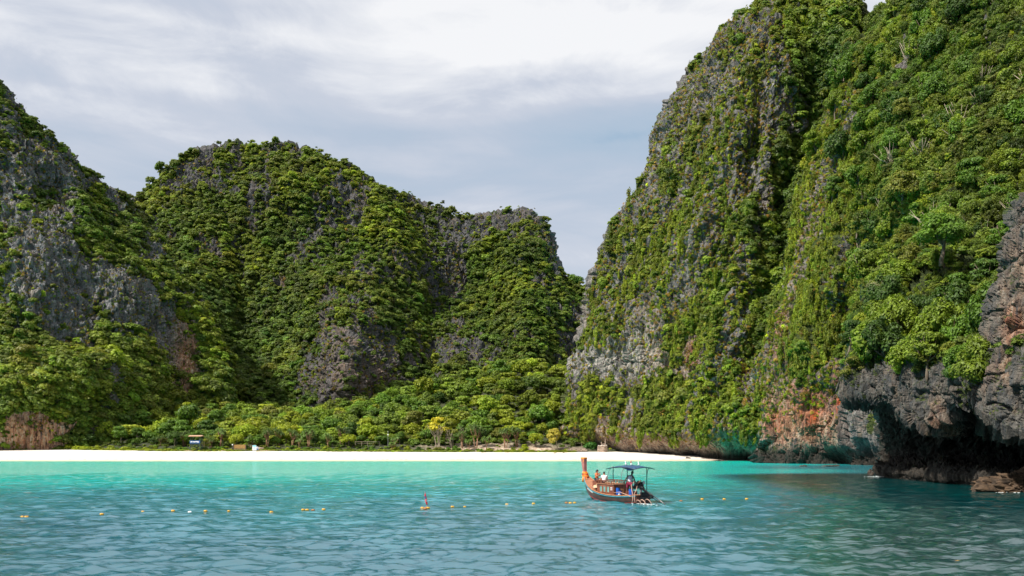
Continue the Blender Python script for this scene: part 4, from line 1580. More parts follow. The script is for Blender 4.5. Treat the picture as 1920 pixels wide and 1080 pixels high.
for (px, dY, key, i, s_, tint, tilt, lab, nm, zs) in [
        (822, 5, 'flat_pale', 0, 3.9, np.array([.42, .36, .02]), (0, 0), 'tree with bare pale trunks and flat bright yellow crown', 'yellow_crowned_tree', 1.15),
        (1046, 2, 'layer_far', 1, 2.6, np.array([.34, .28, .04]), (0, R(14)), 'slender pale-trunked tree leaning right with small golden crown', 'leaning_tree', 1.75),
        (848, 6, 'flat_pale', 0, 3.0, OLIV * 1.1, (0, R(8)), 'olive-topped tree on thin bare trunks just right of the yellow tree', 'bare_trunked_tree', 1.3),
        (866, 7, 'flat_pale', 0, 2.8, MIDG, (0, R(-6)), 'green tree on leaning bare trunks left of the big pandanus', 'bare_trunked_tree', 1.4),
        (1005, 6, 'round_far', 1, 2.6, YELG, (0, 0), 'bright bushy tree above the sand bank near the platform', 'beach_tree', 1.0),
        (655, 5, 'round_far', 2, 2.6, YELG * 1.1, (0, 0), 'bright light green tree at the left of the dark gap', 'beach_tree', .9),
        (445, 3, 'round_far', 0, 2.6, YELG * 1.1, (0, R(12)), 'bright green tree with slanting trunks above the brown signboard', 'beach_tree', 1.1),
        (385, 1.2, 'open_near', 0, 1.9, OLIV, (0, 0), 'small forked pale-stemmed tree beside the lifeguard tower', 'beach_tree', 1.1)]:
    Y = float(front_y(np.array([(px - CX) / F * 262]))[0]) + dY
    X, Y, z = at_px(px, Y)
    grow(nm, key, i, (X, Y, z - .1), s_, px * .7, tint, lab, 'tree', None, zs, tilt)

# shrubs along the edge of the sand -----------------------------------------
shr = []
pxs_ = 128
while pxs_ < 1070:
    if not (462 < pxs_ < 490):
        shr.append(pxs_)
    pxs_ += rf.uniform(13, 27)
for i, px in enumerate(shr):
    Y = float(front_y(np.array([(px - CX) / F * 262]))[0]) + rf.uniform(.6, 3.2)
    X, Y, z = at_px(px, Y)
    s_ = rf.uniform(.9, 1.8) * (1.45 if px < 240 else 1)
    k = int(rf.choice(4, p=[.08, .34, .46, .12]))
    if px < 240:
        k = 2
    place = ('left end of the beach' if px < 240 else 'sand before the lifeguard tower' if px < 430 else 'sand before the signboard' if px < 520 else 'sand in the middle of the beach' if px < 700 else
             'sand left of the sand bank' if px < 850 else 'pale sand bank' if px < 960 else 'sand left of the wooden platform')
    grow('beach_shrub', 'shrub', i, (X, Y, z - .15), s_, rf.uniform(0, 6.28), tone_names[k][0] * rf.uniform(1.0, 1.35), '%s %s shrub by %s' % ('spreading' if s_ > 1.4 else 'small', tone_names[k][1], place), 'shrub',
         'shrubs at the edge of the %s' % place, rf.uniform(.7, 1.0))
X, Y, z = at_px(1108, 262)
grow('beach_shrub', 'shrub', 1, (X, Y - 1.5, 2.9), 2.7, .4, np.array([.045, .13, .02]), 'round deep green bush between the wooden platform and the driftwood shelter', 'shrub', None, .95)
grow('beach_shrub', 'shrub', 2, ((1144.5 - CX) / F * 257, 257, 2.75), .5, .4, YELG * 1.4, 'tiny yellow-green bush right beside the driftwood shelter', 'shrub', None, .95)


# trees on the near right slope ----------------------------------------------
def slope_trees(s, n, size, weight, r, names, grp, keyp, lean=.25, mind=.75, back=0.0):
    P, N, px, py, k = pick(s, n * 14, weight, r, -.05)
    got = []
    for i in range(len(P)):
        rad = r.uniform(*size)
        p = P[i]
        if all(((p - q[0]) ** 2).sum() > (mind * (rad + q[1])) ** 2 for q in got):
            got.append((p, rad, N[i], px[i], py[i]))
            if len(got) >= n:
                break
    for j, (p, rad, nn, x, y) in enumerate(got):
        t_ = int(r.choice(4, p=[.30, .30, .26, .14]))
        key = keyp[int(r.integers(0, len(keyp)))]
        shape = {'r': 'round-crowned', 'l': 'flat-layered', 'o': 'sparse open'}[key[0]]
        size_w = 'large' if rad > size[0] + .62 * (size[1] - size[0]) else ('small' if rad < size[0] + .3 * (size[1] - size[0]) else 'medium')
        loc = p + nn * rad * .15 - np.array([0, 0, rad * .8])
        grow('slope_tree', key, j, tuple(loc), rad, r.uniform(0, 6.28), (np.array([.125, .175, .014]) if t_ == 2 else tone_names[t_][0]) * r.uniform(.85, 1.25),
             '%s %s %s tree %s' % (size_w, tone_names[t_][1], shape, names(x, y)), 'tree', grp(x, y), r.uniform(1.0, 1.5), (r.normal(0, .12), r.normal(0, .12)))
    return got


def where_B(x, y):
    a = 'near skyline' if y < 110 else ('high on right slope' if y < 300 else ('halfway up right slope' if y < 520 else 'low on right slope'))
    b = ' by creeper ridge' if x < 1690 else (' above headland' if x < 1830 else ' above rock wall')
    return a + b


wB = np.clip(blobsum(sB.px, sB.py, [(1800, 350, 150, 400, 1.3), (1650, 60, 50, 90, 1), (1700, 420, 90, 200, .8)]), 0, 1) ** 2 * vegB * (sB.px < 1990) * ((sB.px > 1725) | (sB.py > 110))
slope_trees(sB, 135, (2.4, 5.0), wB, np.random.default_rng(41), where_B, lambda x, y: 'trees ' + where_B(x, y), ['round_near', 'round_near', 'round_near', 'layer_near', 'open_near'])
wC = (sC.V[..., 2] > 8.5) * (sC.px < 1900) * (sC.py < 712) * (sC.py > 440) * (1 + 2.0 * (sC.py > 640))
slope_trees(sC, 36, (1.7, 3.4), wC, np.random.default_rng(43), lambda x, y: ('on headland lip' if y > 640 else 'behind headland lip') + (' at left end' if x < 1690 else (' in middle' if x < 1780 else ' by rock wall')),
            lambda x, y: 'trees on the headland', ['round_near', 'round_near', 'layer_near'], mind=.55)
# the bright bush-like tree hanging over the left end of the headland
p = W(1642, 705, 108)
grow('overhanging_tree', 'round_near', 1, (p[0], p[1], p[2] - 1.6), 4.3, 1.0, np.array([.13, .19, .014]), 'bright yellow-green tree overhanging the left nose of the headland', 'tree', None, 1.15)
p = W(1668, 650, 114)
grow('overhanging_tree', 'round_near', 2, (p[0], p[1], p[2] - 1.5), 3.0, 2.0, MIDG * 1.3, 'leafy tree directly above the bright overhanging one on the headland', 'tree', None, 1.3)
p = W(1650, 540, 122)
grow('silvery_tree', 'open_near', 1, (p[0], p[1], p[2] - 3.0), 2.4, 2.0, np.array([.16, .17, .07]), 'sparse silvery tree with bare pale branches above the headland', 'tree', None, 1.2)
p = W(1765, 455, 112)
grow('slope_tree', 'round_near', 3, (p[0], p[1], p[2] - 2.5), 3.9, 2.0, MIDG * 1.1, 'big round pale green tree halfway between headland and frame top', 'tree', None, .95)
for j, (px, py, Y, s_) in enumerate([(1744, 705, 95.5, 1.15), (1800, 615, 93, 1.0), (1812, 640, 92, .9)]):
    p = W(px, py, Y)
    grow('screw_palm', 'pandanus', 2, (p[0], p[1], p[2] - 2.2), s_ * .8, 2.0 * j, PANG * 1.2 + np.array([.03, .03, 0]) * j, ['spiky pandanus on the cave lip in the middle of the headland', 'yellowish pandanus left of the grey rock wall', 'lower yellowish pandanus against the grey rock wall'][j], 'pandanus tree')
# skyline trees
for (px, py, Y, s_, lab, key) in [(1072, 528, 505, 6.5, 'lone round tree on the right shoulder of the middle hill', 'round_far'), (990, 405, 528, 5.5, 'dark round tree crowning the right summit of the middle hill', 'round_far'),
                                  (742, 362, 540, 4, 'small tree standing up on the ridge of the middle hill', 'layer_far'),                                   (1540, 4, 296, 3.4, 'tree with bare twigs left of the notch between the right cliffs', 'open_near'), (1392, 20, 316, 4.0, 'tree sticking up at the top left edge of the tall right cliff', 'layer_far'),
                                  (1700, -14, 262, 3.6, 'tree right of the notch between the right cliffs', 'round_near')]:
    p = W(px, py, Y)
    grow('skyline_tree', key, 0, (p[0], p[1] + 4, p[2] - s_ * .9), s_, px, MIDG * 1.1, lab, 'tree')
# ---------------------------------------------------------------- things on and behind the beach
WOOD = simple('weathered_wood', (0.26, 0.20, 0.15), .85, .25, 4.0, bump=.4)
DARKW = simple('dark_green_paint', (0.03, 0.055, 0.05), .6, .2)
TANROOF = simple('tan_roof_sheet', (0.42, 0.27, 0.17), .7, .2)
BLUEP = simple('blue_print', (0.03, 0.10, 0.28), .5, .15)
WHITEP = simple('white_paint', (0.78, 0.78, 0.76), .5, .04)
CYANP = simple('cyan_print', (0.10, 0.50, 0.62), .5, .1)
BROWNB = simple('brown_signboard', (0.22, 0.12, 0.035), .7, .15, 2.0)
STONE = simple('pale_boulder', (0.40, 0.31, 0.24), .9, .3, 2.0, bump=.7)
GREYM = simple('grey_metal', (0.35, 0.36, 0.36), .45, .15, metal=.4)


def ground_at(X, Y):
    return max(float(beach_z(np.array([X]), np.array([Y]))[0]), ground_z(X, Y))


# lifeguard tower
X, Y = (368 - CX) / F * 261, 261.0
gz = ground_at(X, Y) - .1
root = tag(empty('lifeguard_tower', (X, Y, gz)), 'dark green lifeguard tower with tan roof and blue banner at the forest edge', 'watchtower')
for sx in (-1, 1):
    for sy in (-1, 1):
        mb = MB()
        mb.tube([(sx * 1.55, sy * 1.1, -.3), (sx * 1.3, sy * .95, 2.1), (sx * 1.3, sy * .95, 4.5)], .085, 6)
        mb.build('leg', DARKW, root)
mb = MB()
for a, b in (((-1.5, -1.1, .4), (1.35, -1.0, 1.9)), ((1.5, -1.1, .4), (-1.35, -1.0, 1.9))):
    mb.beam(a, b, .07, .09)
mb.build('cross_brace', DARKW, root)
MB().box((0, 0, 2.15), (3.1, 2.3, .14)).build('deck', DARKW, root)
mb = MB()
for yy in (-1.05,):
    mb.beam((-1.45, yy, 3.25), (1.45, yy, 3.25), .07, .07)
    mb.beam((-1.45, yy, 2.35), (1.45, yy, 2.35), .07, .07)
for sx in (-1, 1):
    mb.beam((sx * 1.42, -1.05, 3.25), (sx * 1.42, 1.05, 3.25), .07, .07)
mb.build('railing', DARKW, root)
rb = MB()
n = 14
rb.loft([[(-1.5 + 3.0 * k / n, -1.13 - .03 * math.sin(k * 1.3), z) for k in range(n + 1)] for z in (2.42, 3.22)], caps=False)
ban = rb.build('banner', BLUEP, root)
mb = MB()
rr5 = random.Random(4)
xx = -1.25
while xx < 1.15:
    w_ = rr5.uniform(.09, .2)
    mb.box((xx, -1.185, 2.86 + rr5.uniform(-.03, .05)), (w_, .02, rr5.uniform(.16, .34)))
    if rr5.random() < .5:
        mb.box((xx + .04, -1.186, 3.02), (w_ * 1.3, .018, .05))
    xx += w_ + .07
mb.build('lettering', WHITEP, ban)
MB().box((1.0, -1.19, 2.78), (.3, .02, .25)).build('white_panel', WHITEP, ban)
mb = MB()
mb.box((0, -.62, 4.63), (3.9, 1.5, .07), Matrix.Rotation(R(12), 3, 'X')).box((0, .72, 4.64), (3.9, 1.5, .07), Matrix.Rotation(R(-12), 3, 'X'))
rf_ = mb.build('roof', TANROOF, root)
mb = MB()
for k in range(12):
    mb.box((-1.8 + k * .327, -1.37, 4.43), (.2, .05, .07))
mb.build('roof_edge', simple('rust_red_edge', (.38, .12, .05), .8, .2), rf_)
mb = MB()
for k in range(7):
    mb.beam((1.55, -.5 - .0, .3 + k * .28), (2.0, -.5, .3 + k * .28), .05, .05)
for q in (1.55, 2.0):
    mb.beam((q, -.5, -.1), (q, -.5, 2.3), .06, .06)
mb.build('ladder', DARKW, root)

# signboard and lamp post left of it
X, Y = (449.5 - CX) / F * 261, 261.0
gz = ground_at(X, Y) - .1
root = tag(empty('signboard', (X, Y, gz)), 'long low brown wooden signboard at the edge of the forest', 'sign')
MB().box((0, 0, 1.45), (3.4, .1, 1.15)).build('board', BROWNB, root)
mb = MB()
for k in range(9):
    mb.box((-1.2 + k * .3, -.062, 1.6 + .03 * math.sin(k * 2)), (.16, .02, .18))
    mb.box((-1.2 + k * .3, -.062, 1.22 + .03 * math.cos(k * 3)), (.2, .02, .10))
mb.build('lettering', simple('faded_yellow_letters', (.45, .30, .09), .7, .1), root)
for sx in (-1, 1):
    MB().tube([(sx * 1.8, 0, -.3), (sx * 1.8, 0, 2.25)], .11, 7).build('post', simple('dark_post', (.06, .045, .04), .8), root)
MB().box((0, 0, .72), (3.5, .08, .12)).build('lower_rail', WOOD, root)
root = tag(empty('lamp_post', ((436 - CX) / F * 261, 261.0, gz)), 'short dark post with round white lamp left of the brown signboard', 'lamp post')
MB().tube([(0, 0, -.3), (0, 0, 1.85)], [.12, .10], 7).build('post', simple('dark_post', (.06, .045, .04), .8), root)
MB().ell((0, 0, 2.0), (.2, .2, .2), 10, 8).build('globe', WHITEP, root, True)
for (px, wv, hv, z0, lab, m1, m2) in [(477, 1.15, 1.5, .35, 'white notice board with cyan top right of the brown signboard', WHITEP, CYANP), (482.6, .55, .85, .6, 'small blue notice board beside the white one', BLUEP, WHITEP)]:
    X, Y = (px - CX) / F * 260, 260.0
    gz = ground_at(X, Y) - .1
    root = tag(empty('notice_board', (X, Y, gz)), lab, 'notice board')
    MB().box((0, 0, z0 + hv / 2), (wv, .06, hv)).build('panel', m1, root)
    MB().box((0, -.045, z0 + hv * .86), (wv * .92, .02, hv * .22)).build('header', m2, root)
    mb = MB()
    for k in range(3):
        mb.box((-.08 * wv + .1 * wv * (k % 2), -.045, z0 + hv * (.3 + .15 * k)), (wv * .5, .015, hv * .06))
    mb.build('printed_text', CYANP if m1 is WHITEP else WHITEP, root)
    for sx in (-1, 1):
        MB().tube([(sx * wv * .42, .05, -.3), (sx * wv * .42, .05, z0 + hv)], .035, 6).build('leg', GREYM, root)
# handrail
X, Y = (689 - CX) / F * 268, 268.0
gz = ground_at(X, Y)
root = tag(empty('handrail', (X, Y, gz)), 'long weathered wooden handrail in the dark gap under the trees', 'railing')
for k in range(5):
    MB().box((-3.6 + k * 1.8, 0, .6), (.12, .12, 1.5)).build('post', WOOD, root)
MB().box((0, -.02, 1.25), (7.8, .16, .12)).build('top_rail', WOOD, root)
MB().box((0, -.02, .75), (7.6, .06, .09)).build('lower_rail', WOOD, root)
# lamp pole
X, Y = (727.5 - CX) / F * 264, 264.0
gz = ground_at(X, Y)
root = tag(empty('lamp_pole', (X, Y, gz)), 'thin pale pole with small lamp at the right side of the dark gap', 'lamp post')
MB().tube([(0, 0, -.3), (0, 0, 4.6)], [.06, .045], 6).build('pole', GREYM, root)
MB().box((0, -.1, 3.7), (.35, .14, .3)).build('lamp_head', WHITEP, root)
MB().ell((0, 0, 4.6), (.16, .16, .10), 8, 6).build('lamp_cap', GREYM, root)

# wooden platform on stones, right part of the beach
X, Y = (1080 - CX) / F * 257, 257.0
gz = ground_at(X, Y)
root = tag(empty('wooden_platform', (X, Y, gz)), 'low grey plank platform on a base of stones near the right cliff', 'platform')
pm = MB().box((0, 0, 0), (.26, 3.4, .07)).mesh('plank', WOOD)
for k in range(20):
    o = link('plank', pm, root, (-2.7 + k * .285, 1.2, .92 + .012 * ((k * 7) % 3)))
    o.rotation_euler = (R(4), 0, 0)
bs = []
rq = random.Random(5)


def stone_mesh(name, mat, seed, n=10, m=7, rough=.25):
    mb = MB().ell((0, 0, 0), (1, 1, 1), n, m)
    P_ = np.array([tuple(v) for v in mb.v])
    d = 1 + rough * gnoise(P_ * 1.3 + seed * 9.1, 7) + rough * .4 * gnoise(P_ * 3.1 + seed * 3.1, 8)
    mb.v = [tuple(p) for p in P_ * d[:, None]]
    return mb.mesh(name, mat, False)


sm = [stone_mesh('stone', STONE, k) for k in range(4)]
for k in range(16):
    o = link('stone', sm[k % 4], root, (-2.7 + k * .38, -.75 + rq.uniform(-.12, .12), .38 + rq.uniform(-.1, .1)))
    o.scale = (.27, .22, .24 + rq.uniform(-.04, .08))
    o.rotation_euler = (rq.random() * 6, rq.random() * 6, rq.random() * 6)
for (px, Yb, w_, lab) in [(1064, 261, 1.7, 'small weathered bench behind the left end of the plank platform'), (1085, 264, 2.2, 'dark low bench behind the middle of the plank platform')]:
    X2 = (px - CX) / F * Yb
    g2 = ground_at(X2, Yb)
    rt2 = tag(empty('bench', (X2, Yb, g2)), lab, 'bench')
    MB().box((0, 0, .95), (w_, .6, .08)).build('seat', WOOD, rt2)
    for sx in (-1, 1):
        MB().box((sx * w_ * .4, 0, .42), (.12, .5, .95)).build('leg', WOOD, rt2)
# driftwood shelter
X, Y = (1129.5 - CX) / F * 256, 256.0
gz = ground_at(X, Y) - .05
PALEW = simple('bleached_driftwood', (0.50, 0.37, 0.29), .85, .25, 3.0, bump=.4)
root = tag(empty('driftwood_shelter', (X, Y, gz)), 'small shelter of upright bleached driftwood stakes at the cliff foot', 'shelter')
for k in range(13):
    t_ = k / 12
    x = -1.35 + 2.7 * t_
    y = -.9 * math.sin(math.pi * t_)
    h_ = 1.75 + .25 * math.sin(k * 2.3)
    MB().tube([(x, y, -.2), (x + rq.uniform(-.05, .05), y, h_ * .5), (x + rq.uniform(-.08, .08), y + .05, h_)], [.10, .085, .06], 6).build('stake', PALEW, root)
for (x, h_) in ((-.35, 3.0), (.15, 2.6), (.75, 3.9), (.5, 2.5)):
    MB().tube([(x, -.2, -.2), (x + .05, -.25, h_ * .6), (x + .02, -.2, h_)], [.11, .10, .06], 6).build('tall_stake', PALEW, root)
mb = MB()
for z in (.7, 1.75):
    mb.tube([(-1.35 + 2.7 * k / 8, -.9 * math.sin(math.pi * k / 8) - .1, z + .04 * math.sin(k * 2)) for k in range(9)], .07, 6)
mb.build('cross_pole', PALEW, root)
mb = MB()
for k in range(9):
    mb.ell((-1.15 + k * .29, -.5 * math.sin(math.pi * k / 8) - .3, 1.9 + .12 * math.sin(k * 5)), (.14, .12, .13), 6, 5)
mb.build('piled_shells', simple('white_shells', (.72, .66, .58), .8, .2), root)

# driftwood logs and scraps on the sand
for (px, Yb, L_, a, lab) in [(416, 259.0, 2.2, .1, 'driftwood log on the sand below the signboard'), (354, 259.5, 2.6, .2, 'driftwood log on the sand below the lifeguard tower'), (500, 259.4, 5.0, -.12, 'long pale driftwood trunk right of the notice boards'),
                             (488, 258.6, 2.4, .3, 'short driftwood branch beside the long pale trunk'), (1041, 247.0, .9, .2, 'dark scrap of driftwood on the open sand left of the platform'), (962, 256, 1.6, .3, 'driftwood branch at the foot of the sand bank'),
                             (1057, 249, .6, .9, 'tiny dark stick on the open sand below the platform')]:
    X2 = (px - CX) / F * Yb
    g2 = ground_at(X2, Yb)
    mb = MB()
    c, s_ = math.cos(a) * L_ / 2, math.sin(a) * L_ / 2
    mb.tube([(-c, -s_, .02), (-c * .3, -s_ * .3 + .1, .16), (c * .4, s_ * .4, .1), (c, s_, .2)], [.13, .12, .09, .04], 6)
    mb.tube([(-c * .2, 0, .1), (-c * .1 + .2, .2, .45)], [.06, .02], 5)
    o = mb.build('driftwood', PALEW if 'dark' not in lab else WOOD, None, True, (X2, Yb, g2))
    tag(o, lab, 'driftwood')
# tide wrack line
nW = 260
pw = rng.uniform(0, 1360, nW)
Yw = 226.5 + rng.normal(0, .25, nW) + 6.0 * sstep(1250, 1340, pw)
mb = MB()
for x_, y_ in zip((pw - CX) / F * Yw, Yw):
    if gnoise(np.array([[x_ * .08, 0, 3.]]), 4)[0] < -.05:
        continue
    z_ = float(beach_z(np.array([x_]), np.array([y_]))[0])
    mb.box((x_, y_, z_ + .02), (rng.uniform(.15, .7), rng.uniform(.08, .2), .05), Matrix.Rotation(rng.uniform(-.4, .4), 3, 'Z'))
tag(mb.build('tide_wrack', simple('dry_wrack', (.24, .17, .11), .9)), 'thin line of dry seaweed scraps along the beach', 'seaweed', kind='stuff')


# rocks at the water -------------------------------------------------------
def big_rock(name, loc, size, seed, mat, lab, cuts=3, rough=.38):
    import bmesh
    bm = bmesh.new()
    bmesh.ops.create_icosphere(bm, subdivisions=cuts + 2, radius=1)
    P_ = np.array([v.co[:] for v in bm.verts])
    d = 1 + rough * gnoise(P_ * 1.1 + seed, 3) + rough * .6 * ridged(P_ * 2.4 + seed, 3, 5) * .4 + .07 * gnoise(P_ * 9 + seed, 9)
    d = d + .10 * facets(P_, np.array([.35, .35, .25]), int(seed * 10)) + .05 * facets(P_, np.array([.13, .13, .10]), int(seed * 10) + 3)
    for v, k in zip(bm.verts, d):
        v.co = v.co * k
        v.co.x *= size[0]
        v.co.y *= size[1]
        v.co.z *= size[2]
    me = bpy.data.meshes.new(name)
    bm.to_mesh(me)
    bm.free()
    me.materials.append(mat)
    o = link(name, me, None, loc)
    return tag(o, lab, 'rock')


BROWNR = simple('barnacled_rock', (0.075, 0.046, 0.026), .85, .55, 1.6, bump=1.0, grime=(.03, .022, .015))
p = W(1945, 922, 81)
big_rock('shore_rock', (p[0] + 1.7, 83.0, -.45), (5.6, 3.4, 2.7), 4.2, BROWNR, 'low brown barnacled rock at the right edge of the frame below the cave', 4, .22)
p = W(1519, 866, 205)
big_rock('shore_rock', (p[0], 199, .3), (1.1, 1.0, 1.1), 1.2, BROWNR, 'small upright brown rock in the shallows before the right cliff', 2)
for (px, Yb, sx, sz, lab) in [(1507, 172, .7, .22, 'flat dark stone awash in front of the upright brown rock'), (1556, 172, 1.2, .22, 'long flat dark stone awash near the cave mouth'), (1568, 175, .6, .2, 'little stone at the right end of the long flat stone'),
                              (1632, 124, .45, .8, 'narrow dark rock standing in the foam at the headland'), (1290, 231, .6, .3, 'dark stone at the right end of the sand'), (1352, 222, .7, .3, 'dark stone where the sand meets the right cliff')]:
    X2 = (px - CX) / F * Yb
    big_rock('shore_rock', (X2, Yb, max(0, float(beach_z(np.array([X2]), np.array([Yb]))[0])) + .05), (sx, sx * .7, sz), px * .01, simple('wet_dark_rock', (.06, .045, .035), .5, .4, 2.0, bump=.8), lab, 2)
# surf foam at the headland and rock
mb = MB()
rw = np.random.default_rng(9)
for (px, Yb, n, sp) in [(1648, 118.5, 60, 1.0), (1885, 80.5, 12, .9)]:
    for q in range(n):
        x_ = (px - CX) / F * Yb + rw.normal(0, sp)
        y_ = Yb - abs(rw.normal(0, .6))
        s_ = rw.uniform(.02, .07)
        mb.ell((x_, y_, rw.uniform(0.02, .10)), (s_ * 2.2, s_, s_ * .4), 6, 4)
tag(mb.build('surf_foam', simple('foam', (.8, .84, .84), .6, .03), None, True), 'white surf foam at the foot of the headland and rocks', 'foam', kind='stuff')


# floats of the swimming line -------------------------------------------------
YELB = simple('yellow_plastic', (0.72, 0.36, 0.02), .45, .12, grime=(.16, .08, .02))
ORB = simple('rusty_orange_plastic', (0.38, 0.13, 0.02), .5, .2, grime=(.06, .04, .02))
ROPE = simple('dirty_rope', (.25, .22, .15), .9, .2)


def float_body():
    mb = MB()
    prof = [(-.5, .01), (-.48, .2), (-.4, .3), (-.2, .34), (.2, .34), (.4, .3), (.48, .2), (.5, .01)]
    n = 10
    mb.loft([[(x, r_ * math.cos(2 * math.pi * k / n), r_ * math.sin(2 * math.pi * k / n)) for k in range(n)] for x, r_ in prof], True)
    return mb


fb = float_body().mesh('body', YELB, True)
fo = float_body().mesh('body', ORB, True)
fw = float_body().mesh('body', WHITEP, True)
eye = MB().tube([(-.62, 0, 0), (-.5, 0, 0)], .06, 6).tube([(.5, 0, 0), (.62, 0, 0)], .06, 6).mesh('rope_eye', ROPE)
seam = MB().loft([[(x, .355 * math.cos(2 * math.pi * k / 10), .355 * math.sin(2 * math.pi * k / 10)) for k in range(10)] for x in (-.04, .04)], True, False).mesh('seam', ORB)
floats = [(42, 969, 'y', 'left one of the two pale floats nearest the left edge'), (50, 969, 'y', 'right one of the two pale floats nearest the left edge'), (191, 964, 'y', 'lone yellow float third from the left edge'), (268, 959, 'y', 'small yellow float left of the brighter one'),
          (324.5, 957.5, 'y', 'bright yellow float second after the pair at the left'), (356, 960, 'w', 'low white float between two yellow ones'), (385.5, 958, 'y', 'yellow float just right of the white one'), (429, 958, 'y', 'small float midway between white float and cluster'),
          (509, 960, 'y', 'yellow float left of the cluster of three'), (568.5, 955.6, 'y', 'leftmost float of the cluster of three'), (576, 955.8, 'y', 'middle float of the cluster of three'), (587, 956.3, 'o', 'rusty float at the right of the cluster of three'),
          (607, 955, 'y', 'yellow float right of the rusty one'), (792, 952, 'y', 'float at the left foot of the red flag'), (797.5, 953.5, 'o', 'orange float under the red flag'), (803, 952.2, 'y', 'float at the right foot of the red flag'),
          (848.5, 950, 'y', 'first yellow float right of the red flag'), (871.5, 950, 'y', 'second yellow float right of the red flag'), (950.5, 945.5, 'y', 'lone yellow float between flag and boat'), (1000.5, 944, 'y', 'yellow float left of the trio by the boat'),
          (1062, 942.5, 'o', 'left float of the trio beside the boat bow'), (1069.5, 942.7, 'y', 'middle float of the trio beside the boat bow'), (1077.5, 942.5, 'y', 'right float of the trio beside the boat bow'),
          (1238.5, 939, 'y', 'float just behind the propeller shaft of the boat'), (1277, 939, 'o', 'first orange float right of the boat'), (1316.5, 935.5, 'y', 'second float right of the boat'), (1358, 935.5, 'y', 'third float right of the boat'), (1400, 935, 'y', 'farthest right float of the line')]


def sea_xy(px, py):
    Y = CAMZ * F / (py - HY)
    return (px - CX) / F * Y, Y


for i, (px, py, c, lab) in enumerate(floats):
    X, Y = sea_xy(px, py + 1.5)
    s_ = .24 if i not in (3, 7, 17) else .20
    root = tag(empty('float_buoy', (X, Y, .045), (i * 1.3) % .7 - .35), lab, 'float', 'yellow floats of the swimming line')
    b = link('body', {'y': fb, 'o': fo, 'w': fw}[c], root)
    e = link('rope_eye', eye, root)
    g = link('seam', seam, root)
    root.scale = (s_, s_ * .9, s_ * .85)
# marker with furled flag
X, Y = sea_xy(799, 952)
root = tag(empty('flag_marker', (X, Y, 0)), 'slim marker with furled red and blue flag among the floats', 'marker flag')
MB().tube([(.06, 0, -.2), (0, 0, .4), (-.10, 0, 1.17)], .013, 6).build('pole', GREYM, root)
mb = MB()
nseg = 12
for s0 in range(nseg + 1):
    pass
secs = []
for q in range(nseg + 1):
    t_ = q / nseg
    z = .18 + .98 * t_
    cx = .05 - .15 * t_ + .015 * math.sin(q * 1.4)
    wv = .075 * math.sin(math.pi * min(1, .12 + t_ * .95)) ** .8 * (.6 if abs(t_ - .52) < .05 else 1) + .004
    secs.append([(cx + wv * math.cos(2 * math.pi * k / 8), wv * .6 * math.sin(2 * math.pi * k / 8) + .01 * math.sin(k * 2 + q), z) for k in range(8)])
mb.loft(secs, True)
fl = mb.build('flag', simple('red_flag', (.55, .02, .03), .7, .25, 9), root, True)
MB().loft([[(.012 - .15 * t_ + wv * math.cos(a_), -.055, .18 + .98 * t_) for a_, wv in ((3.14, .02), (0, .045))] for t_ in (.45, .55, .66)], caps=False).build('blue_stripe', BLUEP, fl)
MB().tube([(.0, -.04, .40), (-.005, -.05, .60)], [.02, .015], 6).build('white_stripe', WHITEP, fl)
MB().ell((.03, 0, .0), (.13, .10, .08), 12, 7).build('float_base', ORB, root, True)
# drifting leaf near the camera
X, Y = sea_xy(1795, 1055)
mb = MB().add([(-.09, 0, .05), (0, -.03, .055), (.09, 0, .06), (0, .035, .055), (-.09, 0, .045), (0, -.03, .05), (.09, 0, .05), (0, .035, .05)], [(0, 1, 2, 3), (7, 6, 5, 4), (0, 4, 5, 1), (1, 5, 6, 2), (2, 6, 7, 3), (3, 7, 4, 0)])
tag(mb.build('floating_leaf', simple('dead_leaf', (.62, .30, .05), .6), None, False, (X, Y, .03)), 'dead orange leaf floating at the lower right', 'leaf')
# ---------------------------------------------------------------- the longtail boat
HULL = simple('varnished_hull', (0.13, 0.035, 0.02), .38, .35, 2.5, spec=.5, grime=(.04, .03, .03))
TOPSTR = simple('dark_green_strake', (0.035, 0.045, 0.035), .45, .3, 3.0, grime=(.12, .06, .03))
TEAL = simple('teal_rail_paint', (0.06, 0.26, 0.34), .4, .15)
ORW = simple('orange_varnish', (0.36, 0.155, 0.08), .4, .22, 5.0)
CABW = simple('cabin_varnish', (0.19, 0.06, 0.032), .4, .3, 5.0)
INW = simple('inner_planks', (0.30, 0.16, 0.09), .7, .25, 4.0)
STEMC = simple('stem_dusty_red', (0.36, 0.13, 0.11), .55, .15, 2.0)
ORP = simple('orange_paint', (0.75, 0.24, 0.02), .5, .15, 8)
TARP = simple('navy_tarpaulin', (0.018, 0.055, 0.12), .7, .3, 2.0)
BLK = simple('oily_black_metal', (0.022, 0.022, 0.025), .35, .4, 8, metal=.5)
STEELM = simple('dull_steel', (0.12, 0.11, 0.11), .35, .25, metal=.9)
BLUEB = simple('blue_drum', (0.01, 0.09, 0.42), .4, .15)
GLASSG = simple('greenish_pane', (0.16, 0.30, 0.27), .12, .2, 2.0, spec=.8)
HOSE = simple('tan_hose', (0.42, 0.25, 0.19), .6, .2)
SACK = simple('beige_cloth', (0.58, 0.38, 0.24), .9, .2, 6, bump=.4)
MAR = simple('dark_maroon_cloth', (0.12, 0.03, 0.03), .9, .2)
REDP = simple('red_paint', (0.45, 0.03, 0.02), .4, .15)

HEAD = R(118.0)
stX, stY = (1206 - CX) / F * 65.8, 65.8
boat = tag(empty('longtail_boat', (stX, stY, 0.0), HEAD), 'wooden longtail boat with tall stem post, navy canopy and three people aboard', 'boat')
BM = Matrix.Translation((stX, stY, 0)) @ Matrix.Rotation(HEAD, 4, 'Z')

